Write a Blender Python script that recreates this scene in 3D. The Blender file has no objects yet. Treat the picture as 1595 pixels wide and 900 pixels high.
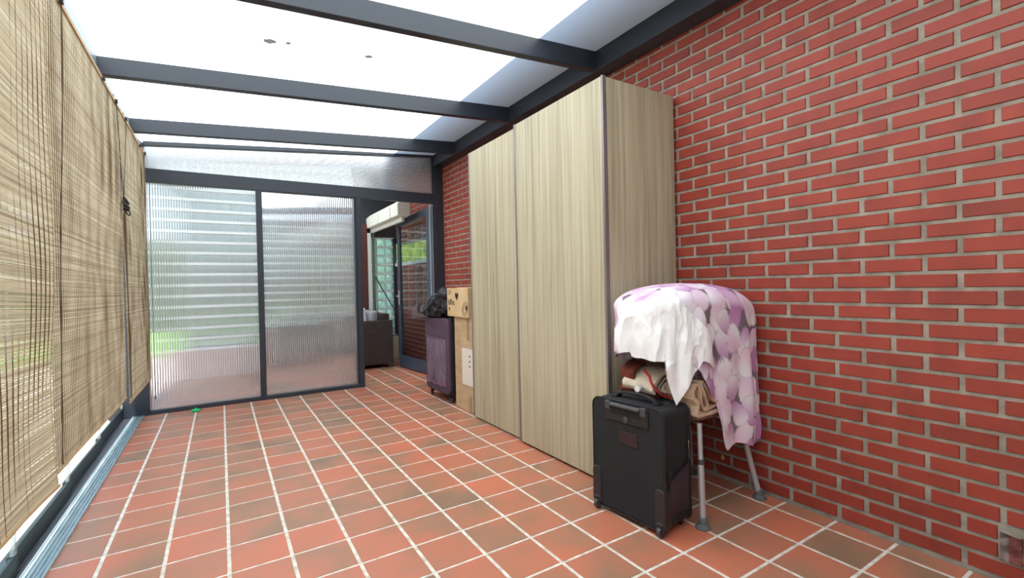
import bpy, bmesh, math, random
import numpy as np
from mathutils import Vector, Matrix, noise
random.seed(4)
C = bpy.context.scene.collection
PI = math.pi
# ------------------------------------------------------------------ camera, sky, sun, exposure
def look_matrix(yaw, pitch, roll):
    f = Vector((math.sin(yaw)*math.cos(pitch), math.cos(yaw)*math.cos(pitch), math.sin(pitch)))
    r = Vector((math.cos(yaw), -math.sin(yaw), 0)); u = r.cross(f)
    c, s = math.cos(roll), math.sin(roll)
    X = c*r + s*u; Y = -s*r + c*u; Z = -f
    return Matrix(((X[0], Y[0], Z[0], 0.4947), (X[1], Y[1], Z[1], -2.8824), (X[2], Y[2], Z[2], 1.2315), (0, 0, 0, 1)))
cd = bpy.data.cameras.new('camera'); cam = bpy.data.objects.new('camera', cd); C.objects.link(cam)
cd.sensor_width = 36; cd.lens = 36*724.3/1595; cd.clip_start = 0.02; cd.clip_end = 300
cam.matrix_world = look_matrix(0.5598, -0.008, -0.0221)
bpy.context.scene.camera = cam
vs = bpy.context.scene.view_settings
vs.view_transform = 'Standard'; vs.look = 'None'; vs.gamma = 1; vs.use_curve_mapping = False
vs.exposure = 0.70
w = bpy.data.worlds.new('sky'); bpy.context.scene.world = w; w.use_nodes = True
nt = w.node_tree; nt.nodes.clear()
out = nt.nodes.new('ShaderNodeOutputWorld'); bg = nt.nodes.new('ShaderNodeBackground')
tc = nt.nodes.new('ShaderNodeTexCoord'); sep = nt.nodes.new('ShaderNodeSeparateXYZ'); rp = nt.nodes.new('ShaderNodeValToRGB')
nt.links.new(tc.outputs['Generated'], sep.inputs[0]); nt.links.new(sep.outputs[2], rp.inputs[0])
rp.color_ramp.elements[0].position = 0.0; rp.color_ramp.elements[0].color = (0.86, 0.93, 1.0, 1)
rp.color_ramp.elements[1].position = 0.7; rp.color_ramp.elements[1].color = (0.50, 0.70, 1.0, 1)
nt.links.new(rp.outputs[0], bg.inputs[0]); bg.inputs[1].default_value = 1.05
nt.links.new(bg.outputs[0], out.inputs[0])
sd = bpy.data.lights.new('sun', 'SUN'); sd.energy = 8.0; sd.angle = math.radians(1.0); sd.color = (1, 0.95, 0.88)
sun = bpy.data.objects.new('sun', sd); C.objects.link(sun)
SUNDIR = Vector((0.0, 0.30, -1.0)).normalized()
sun.rotation_euler = SUNDIR.to_track_quat('-Z', 'Y').to_euler(); sun.location = (4, 0, 8)

# ------------------------------------------------------------------ helpers
def lin(r, g, b):
    f = lambda c: ((c/255+0.055)/1.055)**2.4 if c > 10 else c/255/12.92
    return (f(r), f(g), f(b), 1)
class MB:
    def __init__(s): s.v = []; s.f = []; s.attr = []
    def add(s, vs, fs):
        n = len(s.v); s.v += [tuple(v) for v in vs]; s.f += [tuple(i+n for i in f) for f in fs]
    def box(s, a, b, M=None):
        x0, y0, z0 = a; x1, y1, z1 = b
        v = [Vector(p) for p in ((x0,y0,z0),(x1,y0,z0),(x1,y1,z0),(x0,y1,z0),(x0,y0,z1),(x1,y0,z1),(x1,y1,z1),(x0,y1,z1))]
        if M: v = [M @ p for p in v]
        s.add(v, [(0,3,2,1),(4,5,6,7),(0,1,5,4),(1,2,6,5),(2,3,7,6),(3,0,4,7)])
    def tube(s, pts, r, n=12, cap=True, closed=False):
        pts = [Vector(p) for p in pts]; N = len(pts); base = len(s.v)
        rr = r if isinstance(r, (list, tuple)) else [r]*N
        up = None
        for i, p in enumerate(pts):
            if closed: t = (pts[(i+1) % N]-pts[i-1]).normalized()
            else: t = (pts[min(i+1, N-1)]-pts[max(i-1, 0)]).normalized()
            if up is None: up = Vector((0, 0, 1)) if abs(t.z) < 0.9 else Vector((1, 0, 0))
            a = t.cross(up).normalized(); b = a.cross(t).normalized(); up = b
            for k in range(n):
                q = 2*PI*k/n; s.v.append(tuple(p+rr[i]*(math.cos(q)*a+math.sin(q)*b)))
        for i in range(N if closed else N-1):
            j = (i+1) % N
            for k in range(n):
                s.f.append((base+i*n+k, base+i*n+(k+1) % n, base+j*n+(k+1) % n, base+j*n+k))
        if cap and not closed:
            s.f.append(tuple(base+k for k in range(n))[::-1]); s.f.append(tuple(base+(N-1)*n+k for k in range(n)))
    def lathe(s, prof, c, n=20, M=None):
        base = len(s.v)
        for r, z in prof:
            for k in range(n):
                q = 2*PI*k/n; p = Vector((r*math.cos(q), r*math.sin(q), z))
                if M: p = M @ p
                s.v.append(tuple(p+Vector(c)))
        for i in range(len(prof)-1):
            for k in range(n):
                s.f.append((base+i*n+k, base+i*n+(k+1) % n, base+(i+1)*n+(k+1) % n, base+(i+1)*n+k))
        s.f.append(tuple(base+k for k in range(n))[::-1]); s.f.append(tuple(base+(len(prof)-1)*n+k for k in range(n)))
    def prism(s, poly, axis, a, b):
        # poly: 2D points; axis 1 -> (x,z) extruded along y ; axis 0 -> (y,z) along x ; axis 2 -> (x,y) along z
        n = len(poly); base = len(s.v)
        for t in (a, b):
            for p in poly:
                s.v.append((p[0], t, p[1]) if axis == 1 else (t, p[0], p[1]) if axis == 0 else (p[0], p[1], t))
        s.f.append(tuple(base+k for k in range(n))); s.f.append(tuple(base+n+k for k in range(n))[::-1])
        for k in range(n): s.f.append((base+k, base+n+k, base+n+(k+1) % n, base+(k+1) % n))
    def grid(s, fn, nu, nv, wrap=False):
        base = len(s.v)
        for i in range(nu):
            for j in range(nv): s.v.append(tuple(fn(i, j)))
        for i in range(nu if wrap else nu-1):
            for j in range(nv-1):
                a = base+i*nv+j; b = base+((i+1) % nu)*nv+j; s.f.append((a, b, b+1, a+1))
    def build(s, name, mat, parent=None, smooth=False, bevel=0, seg=2, local=None, angle=40):
        me = bpy.data.meshes.new(name); me.from_pydata(s.v, [], s.f)
        bm = bmesh.new(); bm.from_mesh(me); bmesh.ops.recalc_face_normals(bm, faces=bm.faces); bm.to_mesh(me); bm.free()
        if mat: me.materials.append(mat)
        o = bpy.data.objects.new(name, me); C.objects.link(o)
        if bevel:
            m = o.modifiers.new('bevel', 'BEVEL'); m.width = bevel; m.segments = seg; m.limit_method = 'ANGLE'; m.angle_limit = math.radians(35)
        if smooth:
            for p in me.polygons: p.use_smooth = True
            try: me.set_sharp_from_angle(angle=math.radians(angle))
            except Exception: pass
        if parent is not None:
            o.parent = parent
            if parent.type == 'EMPTY' and not local:
                o.matrix_parent_inverse = parent.matrix_basis.inverted()
            elif not local:
                r = parent; M = Matrix.Identity(4)
                o.matrix_parent_inverse = world(parent).inverted()
        return o
def world(o):
    if o.parent is None: return o.matrix_basis.copy()
    return world(o.parent) @ o.matrix_parent_inverse @ o.matrix_basis
def B(a, b):
    m = MB(); m.box(a, b); return m
def thing(name, label, cat, loc=(0, 0, 0), group=None, rz=0):
    o = bpy.data.objects.new(name, None); C.objects.link(o); o.location = loc; o.rotation_euler = (0, 0, rz)
    o.empty_display_size = 0.05; o.matrix_basis = Matrix.Translation(loc) @ Matrix.Rotation(rz, 4, 'Z')
    o['label'] = label; o['category'] = cat
    if group: o['group'] = group
    return o
def tag(o, label, cat, group=None, kind=None):
    o['label'] = label; o['category'] = cat
    if group: o['group'] = group
    if kind: o['kind'] = kind
    return o
def struct(o, label=None, cat=None):
    o['kind'] = 'structure'
    if label: o['label'] = label
    if cat: o['category'] = cat
    return o
def sempty(name, label, cat, loc=(0, 0, 0)):
    o = thing(name, label, cat, loc); o['kind'] = 'structure'; return o

# ------------------------------------------------------------------ materials
def mat(name, col, rough=0.5, metal=0, **kw):
    m = bpy.data.materials.new(name); m.use_nodes = True; n = m.node_tree; b = n.nodes['Principled BSDF']
    b.inputs['Base Color'].default_value = col; b.inputs['Roughness'].default_value = rough; b.inputs['Metallic'].default_value = metal
    for k, v in kw.items(): b.inputs[k].default_value = v
    return m
def noisy(m, c1, c2, scale=8, detail=6, stretch=(1, 1, 1), bump=0, bscale=None, rough=None, lo=0.35, hi=0.65, bdist=0.002):
    n = m.node_tree; b = n.nodes['Principled BSDF']
    t = n.nodes.new('ShaderNodeTexCoord'); mp = n.nodes.new('ShaderNodeMapping'); mp.inputs['Scale'].default_value = stretch
    n.links.new(t.outputs['Object'], mp.inputs[0])
    no = n.nodes.new('ShaderNodeTexNoise'); no.inputs['Scale'].default_value = scale; no.inputs['Detail'].default_value = detail
    n.links.new(mp.outputs[0], no.inputs[0])
    r = n.nodes.new('ShaderNodeValToRGB'); r.color_ramp.elements[0].position = lo; r.color_ramp.elements[1].position = hi
    r.color_ramp.elements[0].color = c1; r.color_ramp.elements[1].color = c2
    n.links.new(no.outputs[0], r.inputs[0]); n.links.new(r.outputs[0], b.inputs['Base Color'])
    if bump:
        no2 = n.nodes.new('ShaderNodeTexNoise'); no2.inputs['Scale'].default_value = bscale or scale; no2.inputs['Detail'].default_value = 8
        n.links.new(mp.outputs[0], no2.inputs[0])
        bp = n.nodes.new('ShaderNodeBump'); bp.inputs['Strength'].default_value = bump; bp.inputs['Distance'].default_value = bdist
        n.links.new(no2.outputs[0], bp.inputs['Height']); n.links.new(bp.outputs[0], b.inputs['Normal'])
    return m
def attrmix(m, attr, stops, nscale=30, namt=0.25, bump=0.3, bscale=120):
    # colour from a per-face random attribute passed through a ramp, varied by noise
    n = m.node_tree; b = n.nodes['Principled BSDF']
    a = n.nodes.new('ShaderNodeAttribute'); a.attribute_name = attr
    r = n.nodes.new('ShaderNodeValToRGB'); cr = r.color_ramp
    while len(cr.elements) < len(stops): cr.elements.new(0.5)
    for e, (p, c) in zip(cr.elements, stops): e.position = p; e.color = c
    t = n.nodes.new('ShaderNodeTexCoord'); no = n.nodes.new('ShaderNodeTexNoise'); no.inputs['Scale'].default_value = nscale; no.inputs['Detail'].default_value = 6
    n.links.new(t.outputs['Object'], no.inputs[0])
    mr = n.nodes.new('ShaderNodeMapRange'); mr.inputs[1].default_value = 0.3; mr.inputs[2].default_value = 0.7
    mr.inputs[3].default_value = -namt; mr.inputs[4].default_value = namt
    ad = n.nodes.new('ShaderNodeMath'); ad.operation = 'ADD'
    n.links.new(no.outputs[0], mr.inputs[0]); n.links.new(mr.outputs[0], ad.inputs[0]); n.links.new(a.outputs['Fac'], ad.inputs[1])
    n.links.new(ad.outputs[0], r.inputs[0]); n.links.new(r.outputs[0], b.inputs['Base Color'])
    if bump:
        n2 = n.nodes.new('ShaderNodeTexNoise'); n2.inputs['Scale'].default_value = bscale; n2.inputs['Detail'].default_value = 5
        n.links.new(t.outputs['Object'], n2.inputs[0])
        bp = n.nodes.new('ShaderNodeBump'); bp.inputs['Strength'].default_value = bump; bp.inputs['Distance'].default_value = 0.002
        n.links.new(n2.outputs[0], bp.inputs['Height']); n.links.new(bp.outputs[0], b.inputs['Normal'])
    return m
def set_attr(o, name, vals):
    a = o.data.attributes.new(name, 'FLOAT', 'POINT'); a.data.foreach_set('value', np.array(vals, dtype=np.float32))

M_brick = attrmix(mat('red_brick', lin(165, 62, 48), 0.55), 'tone', [(0.0, lin(116, 44, 33)), (0.5, lin(150, 56, 41)), (1.0, lin(166, 68, 48))], nscale=7, namt=0.17, bump=0.35, bscale=160)
M_mortar = noisy(mat('mortar', lin(150, 138, 126), 0.95), lin(134, 126, 113), lin(162, 153, 140), 14, bump=0.8, bscale=90, bdist=0.004)
M_tile = attrmix(mat('terracotta_tile', lin(190, 105, 80), 0.42), 'tone', [(0.0, lin(122, 104, 84)), (0.4, lin(156, 114, 90)), (0.72, lin(184, 112, 86)), (1.0, lin(196, 112, 84))], nscale=5, namt=0.18, bump=0.12, bscale=200)
M_grout = noisy(mat('grout', lin(215, 208, 196), 0.9), lin(190, 182, 168), lin(232, 226, 216), 20)
M_frame = mat('anthracite_frame', lin(46, 52, 62), 0.42)
M_frame2 = mat('anthracite_door', lin(56, 68, 82), 0.4)
M_black = mat('black_plastic', lin(24, 24, 27), 0.45)
M_gplastic = mat('dark_grey_plastic', lin(62, 62, 66), 0.35)
M_rub = mat('grey_rubber', lin(88, 92, 92), 0.7)
M_alu = mat('aluminium', lin(190, 194, 198), 0.35, 0.5)
M_aluk = noisy(mat('track_aluminium', lin(168, 186, 192), 0.45, 0.35), lin(158, 178, 186), lin(188, 204, 210), 10, stretch=(12, .6, 1))
M_prof = mat('wardrobe_profile', lin(136, 130, 130), 0.35, 0.55)
M_white = mat('white_plastic', lin(232, 232, 230), 0.4)
M_chrome = mat('chrome', lin(205, 205, 205), 0.15, 1)

def wood(name, c1, c2, c3):
    m = mat(name, c2, 0.5); n = m.node_tree; b = n.nodes['Principled BSDF']
    t = n.nodes.new('ShaderNodeTexCoord'); mp = n.nodes.new('ShaderNodeMapping'); mp.inputs['Scale'].default_value = (42, 42, 0.9)
    n.links.new(t.outputs['Object'], mp.inputs[0])
    a = n.nodes.new('ShaderNodeTexNoise'); a.inputs['Scale'].default_value = 1.0; a.inputs['Detail'].default_value = 8; a.inputs['Roughness'].default_value = 0.62; a.inputs['Distortion'].default_value = 0.3
    n.links.new(mp.outputs[0], a.inputs[0])
    mp2 = n.nodes.new('ShaderNodeMapping'); mp2.inputs['Scale'].default_value = (7, 7, 0.35); n.links.new(t.outputs['Object'], mp2.inputs[0])
    a2 = n.nodes.new('ShaderNodeTexNoise'); a2.inputs['Scale'].default_value = 1; a2.inputs['Detail'].default_value = 3; n.links.new(mp2.outputs[0], a2.inputs[0])
    mx = n.nodes.new('ShaderNodeMath'); mx.operation = 'MULTIPLY_ADD'; mx.inputs[1].default_value = 0.75
    n.links.new(a.outputs[0], mx.inputs[0])
    m2 = n.nodes.new('ShaderNodeMath'); m2.operation = 'MULTIPLY'; m2.inputs[1].default_value = 0.25; n.links.new(a2.outputs[0], m2.inputs[0]); n.links.new(m2.outputs[0], mx.inputs[2])
    r = n.nodes.new('ShaderNodeValToRGB'); r.color_ramp.elements[0].position = 0.33; r.color_ramp.elements[0].color = c1
    e = r.color_ramp.elements.new(0.5); e.color = c2; r.color_ramp.elements[2].position = 0.64; r.color_ramp.elements[2].color = c3
    n.links.new(mx.outputs[0], r.inputs[0]); n.links.new(r.outputs[0], b.inputs['Base Color'])
    bp = n.nodes.new('ShaderNodeBump'); bp.inputs['Strength'].default_value = 0.15; bp.inputs['Distance'].default_value = 0.001
    n.links.new(a.outputs[0], bp.inputs['Height']); n.links.new(bp.outputs[0], b.inputs['Normal'])
    return m
M_wood = wood('grey_oak_laminate', lin(146, 136, 112), lin(176, 166, 139), lin(190, 182, 156))
M_cardboard = noisy(mat('cardboard', lin(190, 160, 125), 0.8), lin(178, 150, 116), lin(196, 168, 132), 6, stretch=(1, 1, 3))
M_cardboard2 = noisy(mat('light_cardboard', lin(208, 178, 135), 0.8), lin(200, 168, 125), lin(214, 186, 145), 6)

def mixmat(name, parts, displacement=None):
    """parts: list of (kind, settings, weight)"""
    m = bpy.data.materials.new(name); m.use_nodes = True; n = m.node_tree; n.nodes.clear()
    o = n.nodes.new('ShaderNodeOutputMaterial'); cur = None; tot = 0
    for kind, st, wgt in parts:
        s = n.nodes.new(kind)
        for k, v in st.items(): s.inputs[k].default_value = v
        if cur is None: cur = s.outputs[0]; tot = wgt
        else:
            mx = n.nodes.new('ShaderNodeMixShader'); tot += wgt; mx.inputs[0].default_value = wgt/tot
            n.links.new(cur, mx.inputs[1]); n.links.new(s.outputs[0], mx.inputs[2]); cur = mx.outputs[0]
    n.links.new(cur, o.inputs[0]); return m
TR, TL, DF, GL, RF = 'ShaderNodeBsdfTransparent', 'ShaderNodeBsdfTranslucent', 'ShaderNodeBsdfDiffuse', 'ShaderNodeBsdfGlossy', 'ShaderNodeBsdfRefraction'
M_roof_in = mixmat('polycarbonate_opal', [(TL, {'Color': (0.93, 0.97, 0.97, 1)}, 0.82), (DF, {'Color': (0.8, 0.8, 0.8, 1)}, 0.13), (GL, {'Color': (1, 1, 1, 1), 'Roughness': 0.3}, 0.05)])
M_roof_out = mixmat('polycarbonate_top', [(TR, {'Color': (0.95, 0.97, 0.98, 1)}, 0.92), (GL, {'Color': (1, 1, 1, 1), 'Roughness': 0.2}, 0.08)])
M_ribbed = mixmat('ribbed_polycarbonate', [(RF, {'Color': (0.93, 0.95, 0.97, 1), 'Roughness': 0.012, 'IOR': 1.5}, 0.74), (TL, {'Color': (0.92, 0.92, 0.94, 1)}, 0.10), (DF, {'Color': (0.8, 0.8, 0.8, 1)}, 0.05), (GL, {'Color': (1, 1, 1, 1), 'Roughness': 0.12}, 0.08)])
M_glass = mixmat('clear_glass', [(TR, {'Color': (0.93, 0.98, 0.97, 1)}, 0.93), (GL, {'Color': (1, 1, 1, 1), 'Roughness': 0.0}, 0.07)])
M_doorglass = mixmat('door_glass', [(TR, {'Color': (0.80, 0.86, 0.88, 1)}, 0.90), (GL, {'Color': (1, 1, 1, 1), 'Roughness': 0.0}, 0.10)])

# ------------------------------------------------------------------ floor, brick wall
T = 0.25
def tiled(name, xs0, xs1, ys0, ys1, mt, mg, seed, gx=0.0066, gy=0.0056):
    rnd = random.Random(seed); m = MB(); tone = []
    i0 = math.floor(xs0/T+1e-6); i1 = math.ceil(xs1/T-1e-6); j0 = math.floor(ys0/T+1e-6); j1 = math.ceil(ys1/T-1e-6)
    for i in range(i0, i1):
        for j in range(j0, j1):
            x0 = max(i*T+gx, xs0); x1 = min((i+1)*T-gx, xs1); y0 = max(j*T+gy, ys0); y1 = min((j+1)*T-gy, ys1)
            if x1-x0 < 0.01 or y1-y0 < 0.01: continue
            n = len(m.v); b = 0.003
            m.v += [(x0,y0,-0.004),(x1,y0,-0.004),(x1,y1,-0.004),(x0,y1,-0.004),(x0+b,y0+b,0),(x1-b,y0+b,0),(x1-b,y1-b,0),(x0+b,y1-b,0)]
            m.f += [(n,n+1,n+5,n+4),(n+1,n+2,n+6,n+5),(n+2,n+3,n+7,n+6),(n+3,n,n+4,n+7),(n+4,n+5,n+6,n+7)]
            base = rnd.gauss(0.62, 0.13); g = rnd.choice([0, 0, 0.1, 0.25, 0.5]) ; d = rnd.random()*2*PI
            cs = [(math.cos(d+k*PI/2)) * g * 0.6 for k in range(4)]
            tone += [min(1, max(0, base-0.1*(g > 0.2)+c)) for c in cs]*2
    # grout bed is its own faces in the same mesh with a second material
    nb = len(m.f); n = len(m.v)
    m.v += [(xs0,ys0,-0.0022),(xs1,ys0,-0.0022),(xs1,ys1,-0.0022),(xs0,ys1,-0.0022),(xs0,ys0,-0.06),(xs1,ys0,-0.06),(xs1,ys1,-0.06),(xs0,ys1,-0.06)]
    m.f += [(n,n+1,n+2,n+3),(n+4,n+7,n+6,n+5),(n,n+4,n+5,n+1),(n+1,n+5,n+6,n+2),(n+2,n+6,n+7,n+3),(n+3,n+7,n+4,n)]
    tone += [0.5]*8
    me = bpy.data.meshes.new(name); me.from_pydata(m.v, [], m.f); me.materials.append(mt); me.materials.append(mg)
    for p in list(me.polygons)[nb:]: p.material_index = 1
    o = bpy.data.objects.new(name, me); C.objects.link(o); set_attr(o, 'tone', tone); return o
floor = tiled('floor', -0.185, 3.12, -3.6, 5.2, M_tile, M_grout, 3)
struct(floor, 'terracotta square tile floor with pale grout joints', 'floor')
sub = B((-0.40, -3.6, -0.06), (-0.185, 5.2, -0.004)).build('trim_1', M_frame); struct(sub, 'dark threshold strip under the aluminium floor track', 'floor strip')

BW, BH, BZ0 = 0.2336, 0.0726, 0.0125
def brick_wall(name, x, y0, y1, z1, thick, seed, skip=None, z0=0.0):
    rnd = random.Random(seed); m = MB(); tone = []
    k = 0
    while BZ0+k*BH-0.0363+0.0363 < z1:
        zc = 0.0488+k*BH; za = max(z0, zc-BH/2+0.0065); zb = min(z1, zc+BH/2-0.0065)
        off = -1.762+(0.5*BW if k % 2 else 0)
        n0 = math.floor((y0-off)/BW); 
        if zb-za > 0.01:
            for n_ in range(n0, math.ceil((y1-off)/BW)+1):
                a = off+n_*BW+0.0085+rnd.uniform(-.0015, .0015); b = off+(n_+1)*BW-0.0085+rnd.uniform(-.0015, .0015)
                a = max(a, y0); b = min(b, y1)
                if b-a < 0.012: continue
                if skip and a < skip[1] and b > skip[0] and zb > skip[2] and za < skip[3]:
                    if a < skip[0]: b = skip[0]-0.004
                    elif b > skip[1]: a = skip[1]+0.004
                    else: continue
                    if b-a < 0.012: continue
                e = 0.004; p = x-rnd.uniform(0, 0.0015); za2, zb2 = za+rnd.uniform(-.001, .001), zb+rnd.uniform(-.001, .001)
                i = len(m.v); q = x+0.009
                m.v += [(q,a,za2),(q,b,za2),(q,b,zb2),(q,a,zb2),(p,a+e,za2+e),(p,b-e,za2+e),(p,b-e,zb2-e),(p,a+e,zb2-e)]
                m.f += [(i,i+1,i+5,i+4),(i+1,i+2,i+6,i+5),(i+2,i+3,i+7,i+6),(i+3,i,i+4,i+7),(i+4,i+5,i+6,i+7)]
                tone += [min(1, max(0, rnd.gauss(0.45, 0.07)))]*8
        k += 1
    nb = len(m.f); i = len(m.v); q = x+0.0055
    zl = z0 if z0 > 0 else -0.05; m.v += [(q,y0,zl),(q,y1,zl),(q,y1,z1),(q,y0,z1),(q+thick,y0,zl),(q+thick,y1,zl),(q+thick,y1,z1),(q+thick,y0,z1)]
    m.f += [(i,i+3,i+2,i+1),(i+4,i+5,i+6,i+7),(i,i+1,i+5,i+4),(i+1,i+2,i+6,i+5),(i+2,i+3,i+7,i+6),(i+3,i,i+4,i+7)]
    tone += [0.5]*8
    me = bpy.data.meshes.new(name); me.from_pydata(m.v, [], m.f); me.materials.append(M_brick); me.materials.append(M_mortar)
    for p in list(me.polygons)[nb:]: p.material_index = 1
    bm = bmesh.new(); bm.from_mesh(me); bmesh.ops.recalc_face_normals(bm, faces=bm.faces); bm.to_mesh(me); bm.free()
    o = bpy.data.objects.new(name, me); C.objects.link(o); set_attr(o, 'tone', tone); return o
wall = brick_wall('wall_right', 3.12, -3.6, 3.30, 3.62, 0.22, 7, skip=(-2.50, -2.335, 0.086, 0.205))
struct(wall, 'red brick wall in running bond with grey mortar', 'wall')
wf = brick_wall('wall_right_low', 3.12, 3.305, 5.2, 1.60, 0.22, 8); struct(wf, 'red brick garden wall beyond the doorway', 'wall')
wf = brick_wall('wall_right_high', 3.12, 3.305, 5.2, 3.62, 0.22, 9, z0=2.0); struct(wf, 'red brickwork above the opening beyond the doorway', 'wall')
cop = B((3.09, 3.305, 1.602), (3.40, 5.2, 1.66)).build('trim_40', mat('white_coping', lin(225, 225, 222), .6), bevel=.005); struct(cop, 'white coping on the brick garden wall beyond the doorway', 'coping')
wfr = B((-0.42, -3.8, 0), (3.34, -3.605, 3.1)).build('wall_front', noisy(mat('grey_render', lin(176, 174, 168), .9), lin(178, 178, 174), lin(192, 192, 188), 5))
struct(wfr, 'grey rendered wall closing the near end of the veranda', 'wall')
# weathered air brick low in the wall near the camera
vent = thing('air_brick', 'weathered grey and brown air brick low in the red brick wall at right', 'vent', (3.12, -2.42, 0.086))
m = MB(); m.box((3.116, -2.498, 0.088), (3.13, -2.337, 0.203)); 
m.build('surround', noisy(mat('stained_mortar', lin(120, 105, 102), .9), lin(82, 68, 66), lin(150, 138, 134), 30, bump=.8, bscale=60, bdist=.01), vent, bevel=.003)
m = MB(); m.box((3.110, -2.40, 0.092), (3.118, -2.362, 0.196))
m.build('slot_cover', noisy(mat('stained_brick', lin(120, 58, 52), .9), lin(96, 50, 46), lin(140, 82, 76), 30, bump=.8, bscale=60, bdist=.01), vent, bevel=.003)
m = MB(); m.prism([(-2.40, .205), (-2.345, .213), (-2.338, .207), (-2.395, .198)], 0, 3.108, 3.12)
m.build('mortar_chip', M_mortar, vent)

# ------------------------------------------------------------------ roof
YE = 3.04                       # front face of the end partition
def zr(x, bottom=True):         # rafter bottom / top height at x
    return 2.656+(x+0.15)*0.0702 if bottom else 2.775+(x+0.15)*0.0778
sheet_lo = MB(); x0, x1 = -0.22, 3.10
def sheet(name, ya, yb, za, zb, label):
    o = sempty(name, label, 'roof', (0, ya, 2.7))
    lo = MB()
    lo.v += [(x0, ya, zr(x0, False)+za), (x1, ya, zr(x1, False)+za), (x1, yb, zr(x1, False)+za), (x0, yb, zr(x0, False)+za)]; lo.f.append((0, 1, 2, 3))
    lo.build('opal_skin', M_roof_in, o)
    hi = MB()
    z = lambda x: zr(x, False)+zb
    hi.v += [(x0, ya, z(x0)), (x1, ya, z(x1)), (x1, yb, z(x1)), (x0, yb, z(x0)), (x0, ya, z(x0)-zb+za+.0005), (x1, ya, z(x1)-zb+za+.0005), (x1, yb, z(x1)-zb+za+.0005), (x0, yb, z(x0)-zb+za+.0005)]
    hi.f += [(0, 1, 2, 3), (0, 1, 5, 4), (1, 2, 6, 5), (2, 3, 7, 6), (3, 0, 4, 7)]
    hi.build('clear_top_skin', M_roof_out, o)
    return o
RY = [-3.99, -2.73, -1.46, -0.20, 1.08, 2.35, 3.60, 4.85]
sheet('ceiling', -3.6, 5.3, 0.001, 0.017, 'translucent white polycarbonate sheets over the dark rafters')
stain = mixmat('wet_leaf', [(TL, {'Color': (.42, .42, .42, 1)}, .6), (DF, {'Color': lin(120, 118, 112)}, .4)])
def bp_roof(px, py):
    R = cam.matrix_world.to_3x3(); d = R @ Vector(((px-797.5)/724.3, -(py-450)/724.3, -1)); o = Vector(cam.matrix_world.translation)
    t = (2.775+0.15*0.0778+o.x*0.0778-o.z)/(d.z-0.0778*d.x); return o+t*d
for i, (px, py, s) in enumerate([(420, 64, .030), (449, 67, .018), (574, 88, .022)]):
    p = bp_roof(px, py)
    m = MB(); n_ = 12
    poly = [(p.x+s*(1.25 if i != 1 else .9)*math.cos(2*PI*k/n_)*(1+.25*math.sin(3*k)), p.y+s*math.sin(2*PI*k/n_)*(1+.2*math.cos(2*k))) for k in range(n_)]
    m.prism(poly, 2, 0, 0.002)
    m.v = [(a, b, c+zr(a, False)-0.0022) for a, b, c in m.v]
    tag(m.build('dead_leaf', stain), ['larger of the two grey leaves close together on the pale roof sheet', 'smaller of the two grey leaves close together on the pale roof sheet', 'faint grey leaf alone on the pale roof sheet, to the right of the pair'][i], 'leaf')
for i, y in enumerate(RY):
    if y < -3: continue
    m = MB(); m.prism([(-0.16, zr(-.16)), (3.02, zr(3.02)), (3.02, zr(3.02, False)), (-0.16, zr(-.16, False))], 1, y, y+0.06)
    struct(m.build('trim_%d' % (i+2), M_frame, bevel=.004), 'dark anthracite rafter crossing under the roof sheets', 'rafter')
m = MB(); m.box((2.985, -3.6, 2.868), (3.125, 5.2, 3.022)); struct(m.build('trim_20', M_frame, bevel=.004), 'dark beam along the top of the red brick wall', 'beam')
# eave beam / gutter above the blinds
m = MB(); m.box((-0.26, -3.6, 2.56), (-0.15, 5.2, 2.782)); struct(m.build('trim_21', mat('eave_beam_paint', lin(112, 126, 142), 0.4), bevel=.004), 'blue grey eave beam above the bamboo blinds', 'beam')
# house eave over the upper wall, outside
m = MB(); m.box((2.45, -3.6, 3.36), (3.11, 5.2, 3.50)); struct(m.build('trim_22', mat('fascia_paint', lin(90, 72, 66), .6), bevel=.01), 'overhanging house eave above the roof sheets', 'eave')

# ------------------------------------------------------------------ end partition
wb = sempty('wall_back', 'anthracite framed ribbed polycarbonate partition at the end of the veranda', 'partition', (0, YE, 0))
D = 0.06
def fr(name, a, b): return B(a, b).build(name, M_frame, wb, bevel=.003)
fr('post', (-0.46, YE, 0), (-0.135, YE+D, 2.75))
fr('post', (0.853, YE+.001, 0.03), (0.912, YE+D-.001, 2.40))
fr('post', (1.918, YE+.012, 0.0), (1.945, YE+D-.001, 2.40))
fr('post', (1.945, YE-.008, 0.0), (2.003, YE+D, 2.40))
fr('post', (3.00, YE, 0.0), (3.125, YE+D, 2.92))
fr('sill_rail', (-0.135, YE+.002, 0), (1.945, YE+D-.002, 0.042))
m = MB(); m.prism([(-0.135, 2.355), (3.0, 2.365), (3.0, 2.50), (-0.135, 2.495)], 1, YE-.002, YE+D+.002); m.build('header_rail', M_frame, wb, bevel=.003)
m = MB(); m.prism([(-0.135, 2.722), (3.0, 2.995), (3.0, 3.04), (-0.135, 2.765)], 1, YE, YE+D); m.build('top_rail', M_frame, wb, bevel=.003)
fr('vertical_bead', (2.965, YE+.012, 2.50), (3.0, YE+D-.012, 3.0))
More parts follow.
